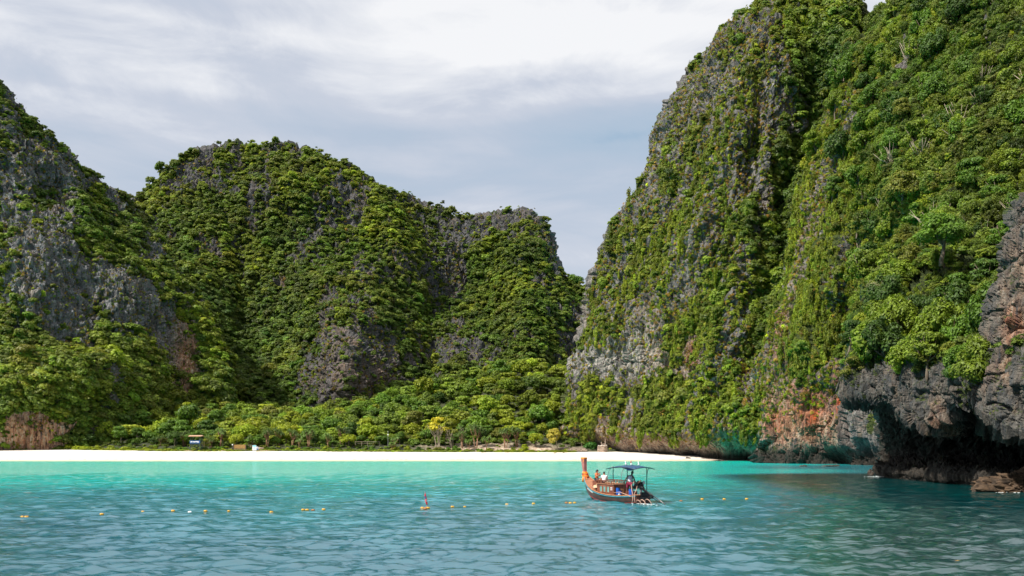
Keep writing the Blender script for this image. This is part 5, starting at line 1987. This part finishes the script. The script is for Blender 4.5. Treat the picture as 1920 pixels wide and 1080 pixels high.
sx_ = np.array([0, .8, 2.0, 3.2, 4.4, 5.5, 6.4, 7.1, 7.6, 7.95])
bb = np.array([.66, .80, .92, .96, .94, .86, .70, .48, .27, .09])
zs_ = np.array([.66, .58, .52, .52, .60, .78, 1.04, 1.36, 1.66, 1.98])
zk_ = np.array([-.12, -.25, -.33, -.35, -.33, -.27, -.12, .16, .62, 1.30])
xx = np.linspace(0, 7.95, 34)


def cs(a, x):
    i = np.clip(np.searchsorted(sx_, x) - 1, 0, len(sx_) - 2)
    lo, hi = max(i - 1, 0), min(i + 2, len(sx_) - 1)
    c = np.polyfit(sx_[lo:hi + 1], a[lo:hi + 1], min(2, hi - lo))
    lin = np.interp(x, sx_, a)
    return float(.5 * np.polyval(c, x) + .5 * lin)


B_ = [cs(bb, x) for x in xx]
ZS = [cs(zs_, x) for x in xx]
ZK = [cs(zk_, x) for x in xx]


def hull_sec(i, k=1.0, dz=0.0, frs=(1, .78, .5, .25, 0)):
    b, zs, zk = B_[i] * k, ZS[i] + dz, ZK[i]
    out = []
    for f in frs:
        # f from 1 (sheer) to 0 (keel)
        y = b * (1 - (1 - f) ** 2.4)
        z = zk + (zs - zk) * f ** 1.25
        out.append((y, z))
    return out


def both(i, frs, k=1.0):
    s = hull_sec(i, k, frs=frs)
    x = xx[i]
    return [(x, y, z) for y, z in s]


mb = MB()
fr = (.80, .62, .45, .28, .12, 0)
secs = []
for i in range(len(xx)):
    p = both(i, fr)
    secs.append(p + [(x, -y, z) for x, y, z in p[::-1][1:]])
mb.loft(secs, False, False)
# transom
p0 = secs[0]
mb.add(p0, [tuple(range(len(p0)))])
hull = mb.build('hull', HULL, boat, True)
mb = MB()
for sgn in (1, -1):
    mb.loft([[(x, sgn * (y + .012), z) for x, y, z in both(i, (1, .9, .80))] for i in range(len(xx))], False, False)
mb.build('top_strake', TOPSTR, boat, True)
mb = MB()
for sgn in (1, -1):
    mb.tube([(xx[i], sgn * (hull_sec(i, frs=(.93,))[0][0] + .03), hull_sec(i, frs=(.93,))[0][1]) for i in range(len(xx))], .032, 5)
mb.build('rubbing_strake', TEAL, boat, True)
mb = MB()
for sgn in (1, -1):
    mb.tube([(xx[i], sgn * B_[i], ZS[i] + .015) for i in range(len(xx))], .045, 6)
mb.beam((0, -.66, .67), (0, .66, .67), .09, .07)
mb.build('gunwale', ORW, boat, True)
mb = MB()
for sgn in (1, -1):
    mb.tube([(xx[i], sgn * (hull_sec(i, frs=(.42,))[0][0] + .012), hull_sec(i, frs=(.42,))[0][1] + .01) for i in range(0, 28)], .018, 5)
mb.build('red_line', REDP, hull, True)
# inner skin + sole + transom board
mb = MB()
secs = []
for i in range(len(xx)):
    p = [(xx[i], y * .95, z) for y, z in hull_sec(i, frs=(1, .8, .6, .45))]
    secs.append(p + [(x, -y, z) for x, y, z in p[::-1]])
mb.loft(secs, False, False)
mb.build('inner_planking', INW, boat, True)
mb = MB()
mb.box((.0, 0, .33), (.05, 1.22, .66))
mb.build('transom', HULL, boat)
pm = MB().box((0, 0, 0), (.21, 1.5, .035)).mesh('deck_board', INW)
for k in range(12):
    link('deck_board', pm, boat, (.25 + k * .225, 0, .46 + .004 * (k % 2)))
# foredeck
for k in range(8):
    i0 = 21 + k * 1.6
    x0, x1 = 5.15 + k * .33, 5.15 + (k + 1) * .33 - .02
    b0, b1 = np.interp(x0, xx, B_) * .94, np.interp(x1, xx, B_) * .94
    z0, z1 = np.interp(x0, xx, ZS) - .03, np.interp(x1, xx, ZS) - .03
    MB().add([(x0, -b0, z0), (x1, -b1, z1), (x1, b1, z1), (x0, b0, z0), (x0, -b0, z0 - .03), (x1, -b1, z1 - .03), (x1, b1, z1 - .03), (x0, b0, z0 - .03)],
             [(0, 1, 2, 3), (7, 6, 5, 4), (0, 4, 5, 1), (1, 5, 6, 2), (2, 6, 7, 3), (3, 7, 4, 0)]).build('foredeck_board', ORW, boat)
# stem post, wide thick board leaning forward
prof = [(7.72, 1.35, .20, .10), (7.90, 1.85, .24, .11), (8.02, 2.3, .30, .12), (8.10, 2.8, .42, .13), (8.16, 3.32, .56, .14)]
mb = MB()
mb.loft([[(x - w_ / 2, -t_, z), (x + w_ / 2, -t_ * .8, z), (x + w_ / 2, t_ * .8, z), (x - w_ / 2, t_, z)] for x, z, w_, t_ in prof], True)
stem = mb.build('stem_post', STEMC, boat)
MB().loft([[(8.155 - .29, -.148, z), (8.155 + .29, -.12, z), (8.155 + .29, .12, z), (8.155 - .29, .148, z)] for z in (3.22, 3.335)], True).build('painted_top', ORP, stem)
mb = MB()
mb.beam((7.93, .125, 3.2), (8.05, .13, 2.95), .015, .08)
mb.build('painted_drip', ORP, stem)
# garland of ribbons
for k, (z, rr, m) in enumerate([(1.78, .25, ORP), (1.86, .27, ORP), (1.95, .25, REDP), (2.03, .22, ORP), (2.11, .18, ORP), (1.70, .24, REDP)]):
    x0 = np.interp(z, [1.35, 1.85, 2.3], [7.72, 7.9, 8.02])
    mb = MB()
    mb.tube([(x0 + rr * math.cos(a), rr * .85 * math.sin(a), z + .03 * math.sin(3 * a + k)) for a in np.linspace(0, 2 * math.pi, 13)], .055, 6, False)
    mb.build('ribbon', m, stem, True)
mb = MB()
for k in range(4):
    a = 1.2 + k * .5
    mb.tube([(7.85 + .2 * math.cos(a), .2 * math.sin(a), 1.8), (7.82 + .28 * math.cos(a), .28 * math.sin(a), 1.55), (7.8 + .3 * math.cos(a), .3 * math.sin(a), 1.3)], [.05, .05, .03], 5)
mb.build('ribbon_tail', ORP, stem, True)

# cabin
cab = []
x0, x1, yc, z0, z1 = 2.75, 5.1, .70, .50, 1.30
for sgn in (1, -1):
    side = MB()
    wins = [(4.55, .30), (4.05, .30), (3.55, .30)]
    side.box(((x0 + x1) / 2, sgn * yc, .60), (x1 - x0, .045, .22))
    side.box(((x0 + x1) / 2, sgn * yc, 1.24), (x1 - x0, .045, .14))
    edges = [x1, 4.71, 4.39, 4.21, 3.89, 3.71, 3.39, x0]
    for a, b in zip(edges[::2], edges[1::2]):
        side.box(((a + b) / 2, sgn * yc, .94), (abs(a - b), .043, .47))
    sd = side.build('cabin_side', CABW, boat)
    for wx, ww in wins:
        fr_ = MB()
        fr_.box((wx, sgn * (yc + .028), .71), (.34, .02, .03)).box((wx, sgn * (yc + .028), 1.165), (.34, .02, .03))
        fr_.box((wx - .165, sgn * (yc + .029), .94), (.03, .02, .45)).box((wx + .165, sgn * (yc + .029), .94), (.03, .02, .45))
        fr_.build('window_frame', ORW, sd)
        MB().box((wx, sgn * yc, .94), (.31, .012, .46)).build('pane', GLASSG, sd)
    if sgn > 0:
        nb = MB().box((3.08, .735, .98), (.34, .012, .34)).build('notice', simple('plum_notice', (.20, .09, .08), .5), sd)
        mb = MB()
        for k in range(3):
            mb.box((3.16 - .09 * k, .745, 1.06), (.055, .008, .08)).box((3.16 - .09 * k, .745, .93), (.05, .008, .06))
        mb.build('lettering', WHITEP, nb)
MB().box((x0, 0, .9), (.04, 1.36, .8)).build('rear_bulkhead', CABW, boat)
MB().box((x1, 0, .9), (.04, 1.36, .8)).build('front_bulkhead', CABW, boat)
rfc = MB().box(((x0 + x1) / 2, 0, 1.33), (x1 - x0 + .16, 1.56, .05)).build('cabin_roof', ORW, boat)
mb = MB()
for sgn in (1, -1):
    mb.beam((x0 - .05, sgn * .76, 1.60), (x1 + .05, sgn * .76, 1.60), .07, .06)
    for k in range(11):
        xk = x0 + .05 + k * (x1 - x0 - .1) / 10
        mb.box((xk, sgn * .76, 1.46), (.09 if k % 2 else .05, .04, .24))
mb.beam((x1 + .05, -.76, 1.60), (x1 + .05, .76, 1.60), .07, .06)
mb.build('roof_rail', CABW, boat)
# small goods along the cabin roof
rg = random.Random(3)
mb = MB()
for k in range(7):
    mb.ell((3.0 + k * .3, .35 + rg.uniform(-.2, .2), 1.42), (.12, .1, .07), 8, 5)
tag(mb.build('rope_coil', SACK, boat, True))

# canopy
for (px_, py_) in ((.45, .66), (.45, -.66), (2.95, .66), (2.95, -.66)):
    MB().tube([(px_, py_, .5), (px_, py_, 2.72)], .032, 6).build('canopy_post', BLK, boat)
mb = MB()
nx, ny = 12, 8
V = [[(-.15 + 3.65 * i / nx, -.92 + 1.84 * j / ny, 2.84 - .16 * ((j / ny - .5) * 2) ** 2 - .14 * ((i / nx - .45) * 2) ** 2 + .012 * math.sin(i * 2.1 + j)) for j in range(ny + 1)] for i in range(nx + 1)]
mb.loft(V, False, False)
mb.loft([[(x, y, z - .03) for x, y, z in r_][::-1] for r_ in V], False, False)
can = mb.build('canopy', TARP, boat, True)
mb = MB()
for j in (0, ny):
    mb.tube([V[i][j] for i in range(nx + 1)], .025, 5)
for i in (0, 4, 8, nx):
    mb.tube([(p[0], p[1], p[2] - .03) for p in V[i]], .02, 5)
mb.build('canopy_frame', BLK, can, True)
mb = MB()
mb.loft([[(.5 + 1.6 * k / 8, .5 - .1 * q, 2.68 - .13 * math.sin(math.pi * k / 8) * q) for q in (0, 1, 2)] for k in range(9)], False, False)
mb.build('sagging_sheet', simple('blue_tarpaulin', (.02, .10, .28), .7), can, True)
for sgn in (1, -1):
    MB().tube([(3.0 + .75 * math.sin(t * 1.57), sgn * .64, 2.68 - 1.1 * (1 - math.cos(t * 1.57))) for t in np.linspace(0, 1, 7)], .022, 5).build('curved_strut', GREYM, boat, True)
    MB().tube([(.45 - .45 * (1 - math.cos(t * 1.57)), sgn * .66, 1.9 + .8 * math.sin(t * 1.57)) for t in np.linspace(0, 1, 6)], .022, 5).build('curved_strut', BLK, boat, True)
# small ornaments on the canopy
for k, (ox, oy) in enumerate(((.55, .0), (1.35, .1), (2.2, .0))):
    zt = 2.80
    ob = MB().tube([(ox, oy, zt - .04), (ox, oy, zt + .22)], .02, 6).build('roof_ornament', BLK, boat)
    MB().ell((ox, oy, zt + .12), (.07, .07, .10), 8, 6).build('white_cap', WHITEP, ob, True)
    MB().box((ox - .02, oy + .06, zt + .27), (.10, .012, .12)).build('pennant', REDP if k == 1 else WHITEP, ob)
MB().tube([(1.35, .1, 2.8), (1.37, .1, 3.25)], .010, 5).build('aerial', REDP, boat)

# drums and boxes by the cockpit
for (dx, dy, r_, h_) in ((2.5, .52, .15, .62), (2.2, .55, .13, .40), (.95, .42, .17, .60)):
    d_ = MB().tube([(dx, dy, .47), (dx, dy, .47 + h_)], r_, 12).build('water_drum', BLUEB, boat, False)
    MB().tube([(dx, dy, .47 + h_), (dx, dy, .51 + h_)], r_ * .85, 12).build('drum_lid', BLK, d_)
MB().box((2.5, .2, .75), (.3, .3, .5)).build('wooden_crate', INW, boat)
MB().box((1.9, -.3, .66), (.8, .5, .38)).build('cockpit_bench', CABW, boat)
MB().ell((2.05, .72, .62), (.10, .08, .08), 8, 6).build('white_fender', WHITEP, boat, True)

# engine on its pivot, with the long shaft
eng = MB()
eng.box((.55, -.05, 1.28), (.62, .36, .34)).box((.50, -.05, 1.52), (.42, .28, .18)).tube([(.90, -.05, 1.30), (.98, -.05, 1.30)], .20, 12)
eng.tube([(.25, -.05, 1.2), (.05, -.05, 1.12)], [.17, .12], 10)
for k in range(5):
    eng.tube([(.36 + k * .1, .14, 1.40), (.36 + k * .1, .24, 1.46), (.36 + k * .1, .26, 1.30)], .03, 6)
en = eng.build('engine', BLK, boat)
MB().tube([(.86, .14, 1.2), (.90, .14, 1.2)], .16, 12).build('flywheel', STEELM, en)
MB().tube([(.35, .2, 1.5), (.1, .26, 1.62), (-.05, .26, 1.75)], .045, 8).build('exhaust_pipe', simple('rusty_pipe', (.25, .11, .06), .7, .3), en, True)
MB().tube([(.2, -.2, 1.45), (.2, -.2, 1.68)], .09, 10).build('air_filter', GREYM, en)
mb = MB()
for k in range(5):
    a = k * 1.256
    mb.box((1.02, -.05 + .13 * math.cos(a), 1.30 + .13 * math.sin(a)), (.02, .16, .07), Matrix.Rotation(-a, 3, 'X'))
mb.build('fan', STEELM, en)
mb = MB()
for k in range(9):
    mb.ell((.2 + .09 * k, .22 + .03 * math.sin(k * 2), 1.58 + .09 * math.sin(k * 1.1)), (.09, .07, .07), 7, 5)
mb.build('coiled_line', BLK, en, True)
MB().box((.35, -.05, .85), (.14, .14, .75)).build('engine_mount', GREYM, boat)
sh = MB().tube([(.1, -.05, 1.13), (-3.15, -.05, -.12)], [.042, .035], 8).build('propeller_shaft', STEELM, boat, True)
mb = MB()
mb.tube([(.1, -.05, 1.0), (-1.9, -.05, .20), (-2.1, -.05, .30)], .03, 6)
mb.tube([(.1, .05, 1.13), (-1.3, .06, .60)], .05, 6)
mb.build('shaft_guard', BLK, sh, True)
mb = MB()
for k in range(3):
    mb.box((-3.17, -.05 + .08 * math.cos(k * 2.1), -.12 + .08 * math.sin(k * 2.1)), (.02, .07, .16), Matrix.Rotation(-k * 2.1, 3, 'X'))
mb.build('propeller', STEELM, sh)
MB().tube([(.9, .05, 1.2), (1.3, .1, 1.22), (1.7, .12, 1.25)], .025, 6).build('tiller', STEELM, en, True)
# hoses hanging from the engine and loops of line at the stern
MB().tube([(.75, .3, 1.62), (.55, .46, 1.58), (.72, .56, 1.35), (.5, .68, 1.1), (.32, .73, .7), (.25, .76, .3), (.35, .78, .02)], .033, 6).build('hose', HOSE, boat, True)
MB().tube([(.35, .3, 1.3), (.1, .55, 1.05), (.12, .72, .75), (.02, .76, .3), (-.02, .74, .02)], .028, 6).build('hose', HOSE, boat, True)
MB().tube([(2.6, .80, .72), (1.8, .84, .80), (1.0, .82, .66), (.4, .80, .52)], .03, 6).build('hose', HOSE, boat, True)
for k, (ox, oy, rr_) in enumerate(((-.25, .55, .30), (-.62, .45, .34), (-1.1, .35, .40))):
    MB().tube([(ox + rr_ * math.cos(a), oy + .12 * math.sin(a * 1.0), .0 + rr_ * 1.05 * math.sin(a)) for a in np.linspace(-.25, math.pi + .25, 12)], .030, 6).build('line_loop', HOSE, boat, True)
mb = MB()
mb.box((-.35, -.05, .45), (.55, .9, .10)).box((-.1, -.05, .7), (.16, .7, .34))
mb.build('stern_platform', BLK, boat)
# bundles on the foredeck
for k, (c_, s_, m_) in enumerate((((5.45, .45, .98), (.26, .36, .13), SACK), ((5.8, .40, 1.06), (.2, .16, .12), SACK), ((5.55, .05, 1.05), (.28, .22, .16), MAR), ((5.25, .55, .93), (.16, .14, .10), SACK), ((5.7, .15, 1.2), (.24, .12, .08), SACK))):
    MB().ell(c_, s_, 12, 8, Matrix.Rotation(.4 * k, 3, 'Z')).build('bundle', m_, boat, True)
MB().tube([(5.2, .70, .86), (5.2, .74, .98)], .05, 8).tube([(5.35, .66, .88), (5.35, .68, .99)], .05, 8).build('cleat', BLK, boat)
# name painted near the bow (not legible at this distance): small white strokes
mb = MB()
xk = 6.5
while xk > 5.45:
    i = int(np.argmin(abs(xx - xk)))
    y = np.interp(xk, xx, [hull_sec(i_, frs=(.86,))[0][0] for i_ in range(len(xx))]) + .03
    z = np.interp(xk, xx, [hull_sec(i_, frs=(.86,))[0][1] for i_ in range(len(xx))])
    mb.box((xk, y, z), (.05, .012, .05 + .02 * math.sin(xk * 40)), Matrix.Rotation(R(14), 3, 'Z'))
    xk -= .085
mb.build('lettering', WHITEP, boat)
# wake bubbles at the stern
mb = MB()
rb_ = np.random.default_rng(77)
for q in range(50):
    x_ = rb_.normal(-.9, .9)
    y_ = rb_.normal(.45, .35)
    s_ = rb_.uniform(.015, .045)
    P_ = BM @ Vector((x_, y_, rb_.uniform(.03, .07)))
    mb.ell(P_, (s_ * 2, s_, s_ * .4), 6, 4)
tag(mb.build('wake_foam', MATS['foam'], None, True), 'bubbles and foam at the stern of the longtail boat', 'foam', kind='stuff')


# ---------------------------------------------------------------- people
def skin(name, J, E, mats, sub=2, root=0):
    """grow a smooth surface round a skeleton: J = [(co, radius)], E = edges"""
    me = bpy.data.meshes.new(name + '_skeleton')
    me.from_pydata([j[0] for j in J], E, [])
    ob = bpy.data.objects.new(name + '_skeleton', me)
    COL.objects.link(ob)
    md = ob.modifiers.new('skin', 'SKIN')
    md.use_smooth_shade = True
    sl = me.skin_vertices[0].data if me.skin_vertices else None
    if sl is None:
        bpy.context.view_layer.objects.active = ob
        return None
    for k, j in enumerate(J):
        r_ = j[1] if hasattr(j[1], '__len__') else (j[1], j[1])
        sl[k].radius = r_
        sl[k].use_root = (k == root)
    if sub:
        m2 = ob.modifiers.new('sub', 'SUBSURF')
        m2.levels = sub
        m2.render_levels = sub
    dg = bpy.context.evaluated_depsgraph_get()
    out = bpy.data.meshes.new_from_object(ob.evaluated_get(dg))
    out.name = name
    bpy.data.objects.remove(ob)
    out.materials.clear()
    out.materials.append(mats)
    return out


def person(loc, rz, J, skin_m, top_m, short_m, hair_m, long_hair, label, top_scale=1.22, scale=1.0, legs_cloth='shorts'):
    """J: named joints (x forward, y left, z up, metres)"""
    root = tag(empty('person', loc, rz), label, 'person')
    root.scale = (scale,) * 3
    names = ['pelvis', 'belly', 'chest', 'neck', 'head', 'crown', 'shL', 'elL', 'wrL', 'haL', 'shR', 'elR', 'wrR', 'haR', 'hipL', 'knL', 'anL', 'toL', 'hipR', 'knR', 'anR', 'toR']
    rad = dict(pelvis=(.145, .115), belly=(.125, .10), chest=(.155, .11), neck=.055, head=(.075, .09), crown=(.072, .085), shL=.062, shR=.062, elL=.042, elR=.042, wrL=.028, wrR=.028, haL=(.036, .018), haR=(.036, .018),
               hipL=.095, hipR=.095, knL=.06, knR=.06, anL=.038, anR=.038, toL=(.042, .03), toR=(.042, .03))
    idx = {n: i for i, n in enumerate(names)}
    JJ = [(J[n], rad[n]) for n in names]
    E = [('pelvis', 'belly'), ('belly', 'chest'), ('chest', 'neck'), ('neck', 'head'), ('head', 'crown'), ('chest', 'shL'), ('shL', 'elL'), ('elL', 'wrL'), ('wrL', 'haL'), ('chest', 'shR'), ('shR', 'elR'), ('elR', 'wrR'), ('wrR', 'haR'),
         ('pelvis', 'hipL'), ('hipL', 'knL'), ('knL', 'anL'), ('anL', 'toL'), ('pelvis', 'hipR'), ('hipR', 'knR'), ('knR', 'anR'), ('anR', 'toR')]
    E = [(idx[a], idx[b]) for a, b in E]
    # five fingers on each hand
    for s_ in ('L', 'R'):
        w_, h_ = Vector(J['wr' + s_]), Vector(J['ha' + s_])
        d = (h_ - w_).normalized()
        sd = d.cross(Vector((0, 0, 1)))
        if sd.length < .1:
            sd = Vector((0, 1, 0))
        sd.normalize()
        nn = d.cross(sd)
        for k in range(5):
            if k < 4:
                o_ = sd * (-.028 + .019 * k)
                L_ = (.062, .075, .070, .055)[k]
                a_, b_, c_ = h_ + o_ * .8, h_ + o_ + d * L_ * .55 + nn * .008, h_ + o_ + d * L_ * .85 + nn * .03
            else:
                o_ = sd * .035
                a_, b_, c_ = w_.lerp(h_, .5) + o_ * .4, h_ + o_ * 1.3, h_ + o_ * 1.5 + d * .03 + nn * .01
            n0 = len(JJ)
            JJ += [(tuple(a_), .010), (tuple(b_), .009), (tuple(c_), .0075)]
            E += [(idx['ha' + s_] if k < 4 else idx['wr' + s_], n0), (n0, n0 + 1), (n0 + 1, n0 + 2)]
    me = skin('body', JJ, E, skin_m)
    if me:
        link('body', me, root)
    # clothes follow the same bones, a little thicker
    def cloth(nm, parts, m, k):
        ns = []
        for a, b in parts:
            for q in (a, b):
                if q not in ns:
                    ns.append(q)

        def pt(q):
            if '>' in q:
                a, b, t_ = q.split('>')
                v = Vector(J[a]).lerp(Vector(J[b]), float(t_))
                ra = np.mean(rad[a]) * (1 - float(t_)) + np.mean(rad[b]) * float(t_)
                return (tuple(v), ra * k)
            r_ = rad[q]
            return (J[q], (r_[0] * k, r_[1] * k) if hasattr(r_, '__len__') else r_ * k)
        JQ = [pt(q) for q in ns]
        EQ = [(ns.index(a), ns.index(b)) for a, b in parts]
        mm = skin(nm, JQ, EQ, m, 2)
        if mm:
            return link(nm, mm, root)
    cloth('shirt', [('pelvis', 'belly'), ('belly', 'chest'), ('chest', 'chest>neck>.55'), ('chest', 'shL'), ('chest', 'shR')] + ([('shL', 'shL>elL>.6'), ('shR', 'shR>elR>.6')] if long_hair != 'tank' else []), top_m, top_scale)
    cloth(legs_cloth, [('pelvis', 'hipL'), ('hipL', 'hipL>knL>.85'), ('pelvis', 'hipR'), ('hipR', 'hipR>knR>.85')], short_m, 1.25)
    # head: hair, face
    hd, cr = Vector(J['head']), Vector(J['crown'])
    f = Vector(J['face'])
    up_ = (cr - hd).normalized()
    mid = hd.lerp(cr, .45)
    q = f.normalized().to_track_quat('X', 'Z').to_matrix()
    mb = MB()
    mb.ell(mid - f * .02 + up_ * .045, (.105, .098, .095), 12, 8, q)
    if long_hair is True:
        mb.ell(mid - f * .07 - up_ * .10, (.06, .10, .20), 10, 8, q)
        mb.ell(mid - f * .05 - up_ * .25, (.055, .085, .14), 10, 8, q)
    mb.build('hair', hair_m, root, True)
    fc = MB()
    for s_ in (-1, 1):
        fc.ell(mid + f * .088 + Vector((-f.y, f.x, 0)) * .032 * s_ + up_ * .0, (.008, .012, .006), 6, 4, q)
    fc.build('eyes', BLK, root)
    MB().ell(mid + f * .10 - up_ * .03, (.016, .012, .022), 6, 5, q).build('nose', skin_m, root, True)
    MB().ell(mid + f * .088 - up_ * .065, (.008, .024, .007), 6, 4, q).build('mouth', simple('lips', (.35, .1, .09), .5), root)
    eb = MB()
    for s_ in (-1, 1):
        eb.ell(mid + Vector((-f.y, f.x, 0)) * .085 * s_ - up_ * .01, (.018, .010, .028), 6, 5, q)
    eb.build('ears', skin_m, root, True)
    return root


SKD = simple('dark_brown_skin', (0.10, 0.045, 0.028), .55, .08)
SKF = simple('tan_skin', (0.45, 0.22, 0.14), .55, .08)
SKR = simple('reddish_skin', (0.50, 0.20, 0.13), .55, .08)
HAIR = simple('black_hair', (0.012, 0.010, 0.010), .4, .2)
GREYT = simple('light_grey_vest', (0.52, 0.53, 0.60), .85, .12, 6)
WHITET = simple('white_shirt', (0.78, 0.78, 0.80), .85, .05)
ORT = simple('orange_top', (0.72, 0.17, 0.05), .8, .12)
MAROON = simple('maroon_shorts', (0.24, 0.018, 0.055), .85, .15)
DKS = simple('dark_shorts', (0.03, 0.03, 0.04), .85, .15)


def bl(x, y, z):
    p = BM @ Vector((x, y, z))
    return tuple(p)


Jd = dict(pelvis=(0, 0, .93), belly=(.03, -.03, 1.10), chest=(.10, -.10, 1.33), neck=(.15, -.17, 1.48), head=(.19, -.21, 1.57), crown=(.22, -.23, 1.68),
          shL=(.11, .08, 1.40), elL=(.14, .24, 1.18), wrL=(.20, .38, .98), haL=(.22, .42, .92), shR=(.12, -.29, 1.36), elR=(.16, -.38, 1.10), wrR=(.28, -.40, .92), haR=(.34, -.40, .86),
          hipL=(0, .10, .88), knL=(.06, .15, .48), anL=(-.02, .17, .08), toL=(.14, .19, .035), hipR=(0, -.10, .88), knR=(.05, -.14, .48), anR=(-.02, -.15, .08), toR=(.14, -.18, .035), face=(.93, -.35, .0))
person(bl(1.60, .12, .49), R(84), Jd, SKD, GREYT, MAROON, HAIR, 'tank', 'boatman in grey sleeveless vest and maroon shorts leaning beside the engine', 1.16, 1.08)
Jm = dict(pelvis=(0, 0, .10), belly=(-.02, 0, .27), chest=(.0, 0, .50), neck=(.03, 0, .64), head=(.05, 0, .73), crown=(.06, 0, .84),
          shL=(.0, .18, .56), elL=(.08, .25, .32), wrL=(.26, .17, .24), haL=(.33, .14, .25), shR=(.0, -.18, .56), elR=(.08, -.25, .32), wrR=(.26, -.17, .24), haR=(.33, -.14, .25),
          hipL=(.05, .10, .09), knL=(.44, .14, .12), anL=(.46, .13, -.30), toL=(.60, .14, -.35), hipR=(.05, -.10, .09), knR=(.44, -.14, .12), anR=(.46, -.13, -.30), toR=(.60, -.14, -.35), face=(1, .1, 0))
person(bl(4.75, .28, 1.36), R(90), Jm, SKR, WHITET, DKS, HAIR, False, 'passenger in white shirt with short black hair seated on the cabin roof', 1.22, .98)
Jw = dict(Jm)
Jw.update(elL=(.16, .22, .36), wrL=(.27, .08, .52), haL=(.27, .05, .58), elR=(.16, -.22, .36), wrR=(.27, -.06, .54), haR=(.27, -.04, .60), face=(1, 0, 0))
w_ = person(bl(6.05, .10, 1.50), R(-40), Jw, SKF, ORT, DKS, HAIR, True, 'woman with long black hair and orange top holding something to her face', 1.2, .98)
MB().box((.29, 0, .66), (.02, .07, .11)).build('phone', BLK, w_)
MB().box((6.05, .05, 1.28), (.5, .6, .45)).build('bow_locker', CABW, boat)
# ---------------------------------------------------------------- tell apart alike things by their place in the row
ORD = ['leftmost', 'second from left', 'third from left', 'fourth from left', 'fifth from left', 'sixth from left', 'seventh from left', 'eighth from left', 'ninth from left', 'tenth from left', 'eleventh from left', 'twelfth from left']
by = {}
for o in COL.objects:
    if o.parent is None and 'label' in o and o.get('kind') is None:
        by.setdefault(o['label'], []).append(o)
for lab, os_ in by.items():
    if len(os_) < 2:
        continue
    os_.sort(key=lambda o: o.location.x / max(o.location.y, 1))
    for k, o in enumerate(os_):
        o['label'] = '%s, %s' % (ORD[k] if k < len(os_) - 1 or k == 0 else 'rightmost', lab)
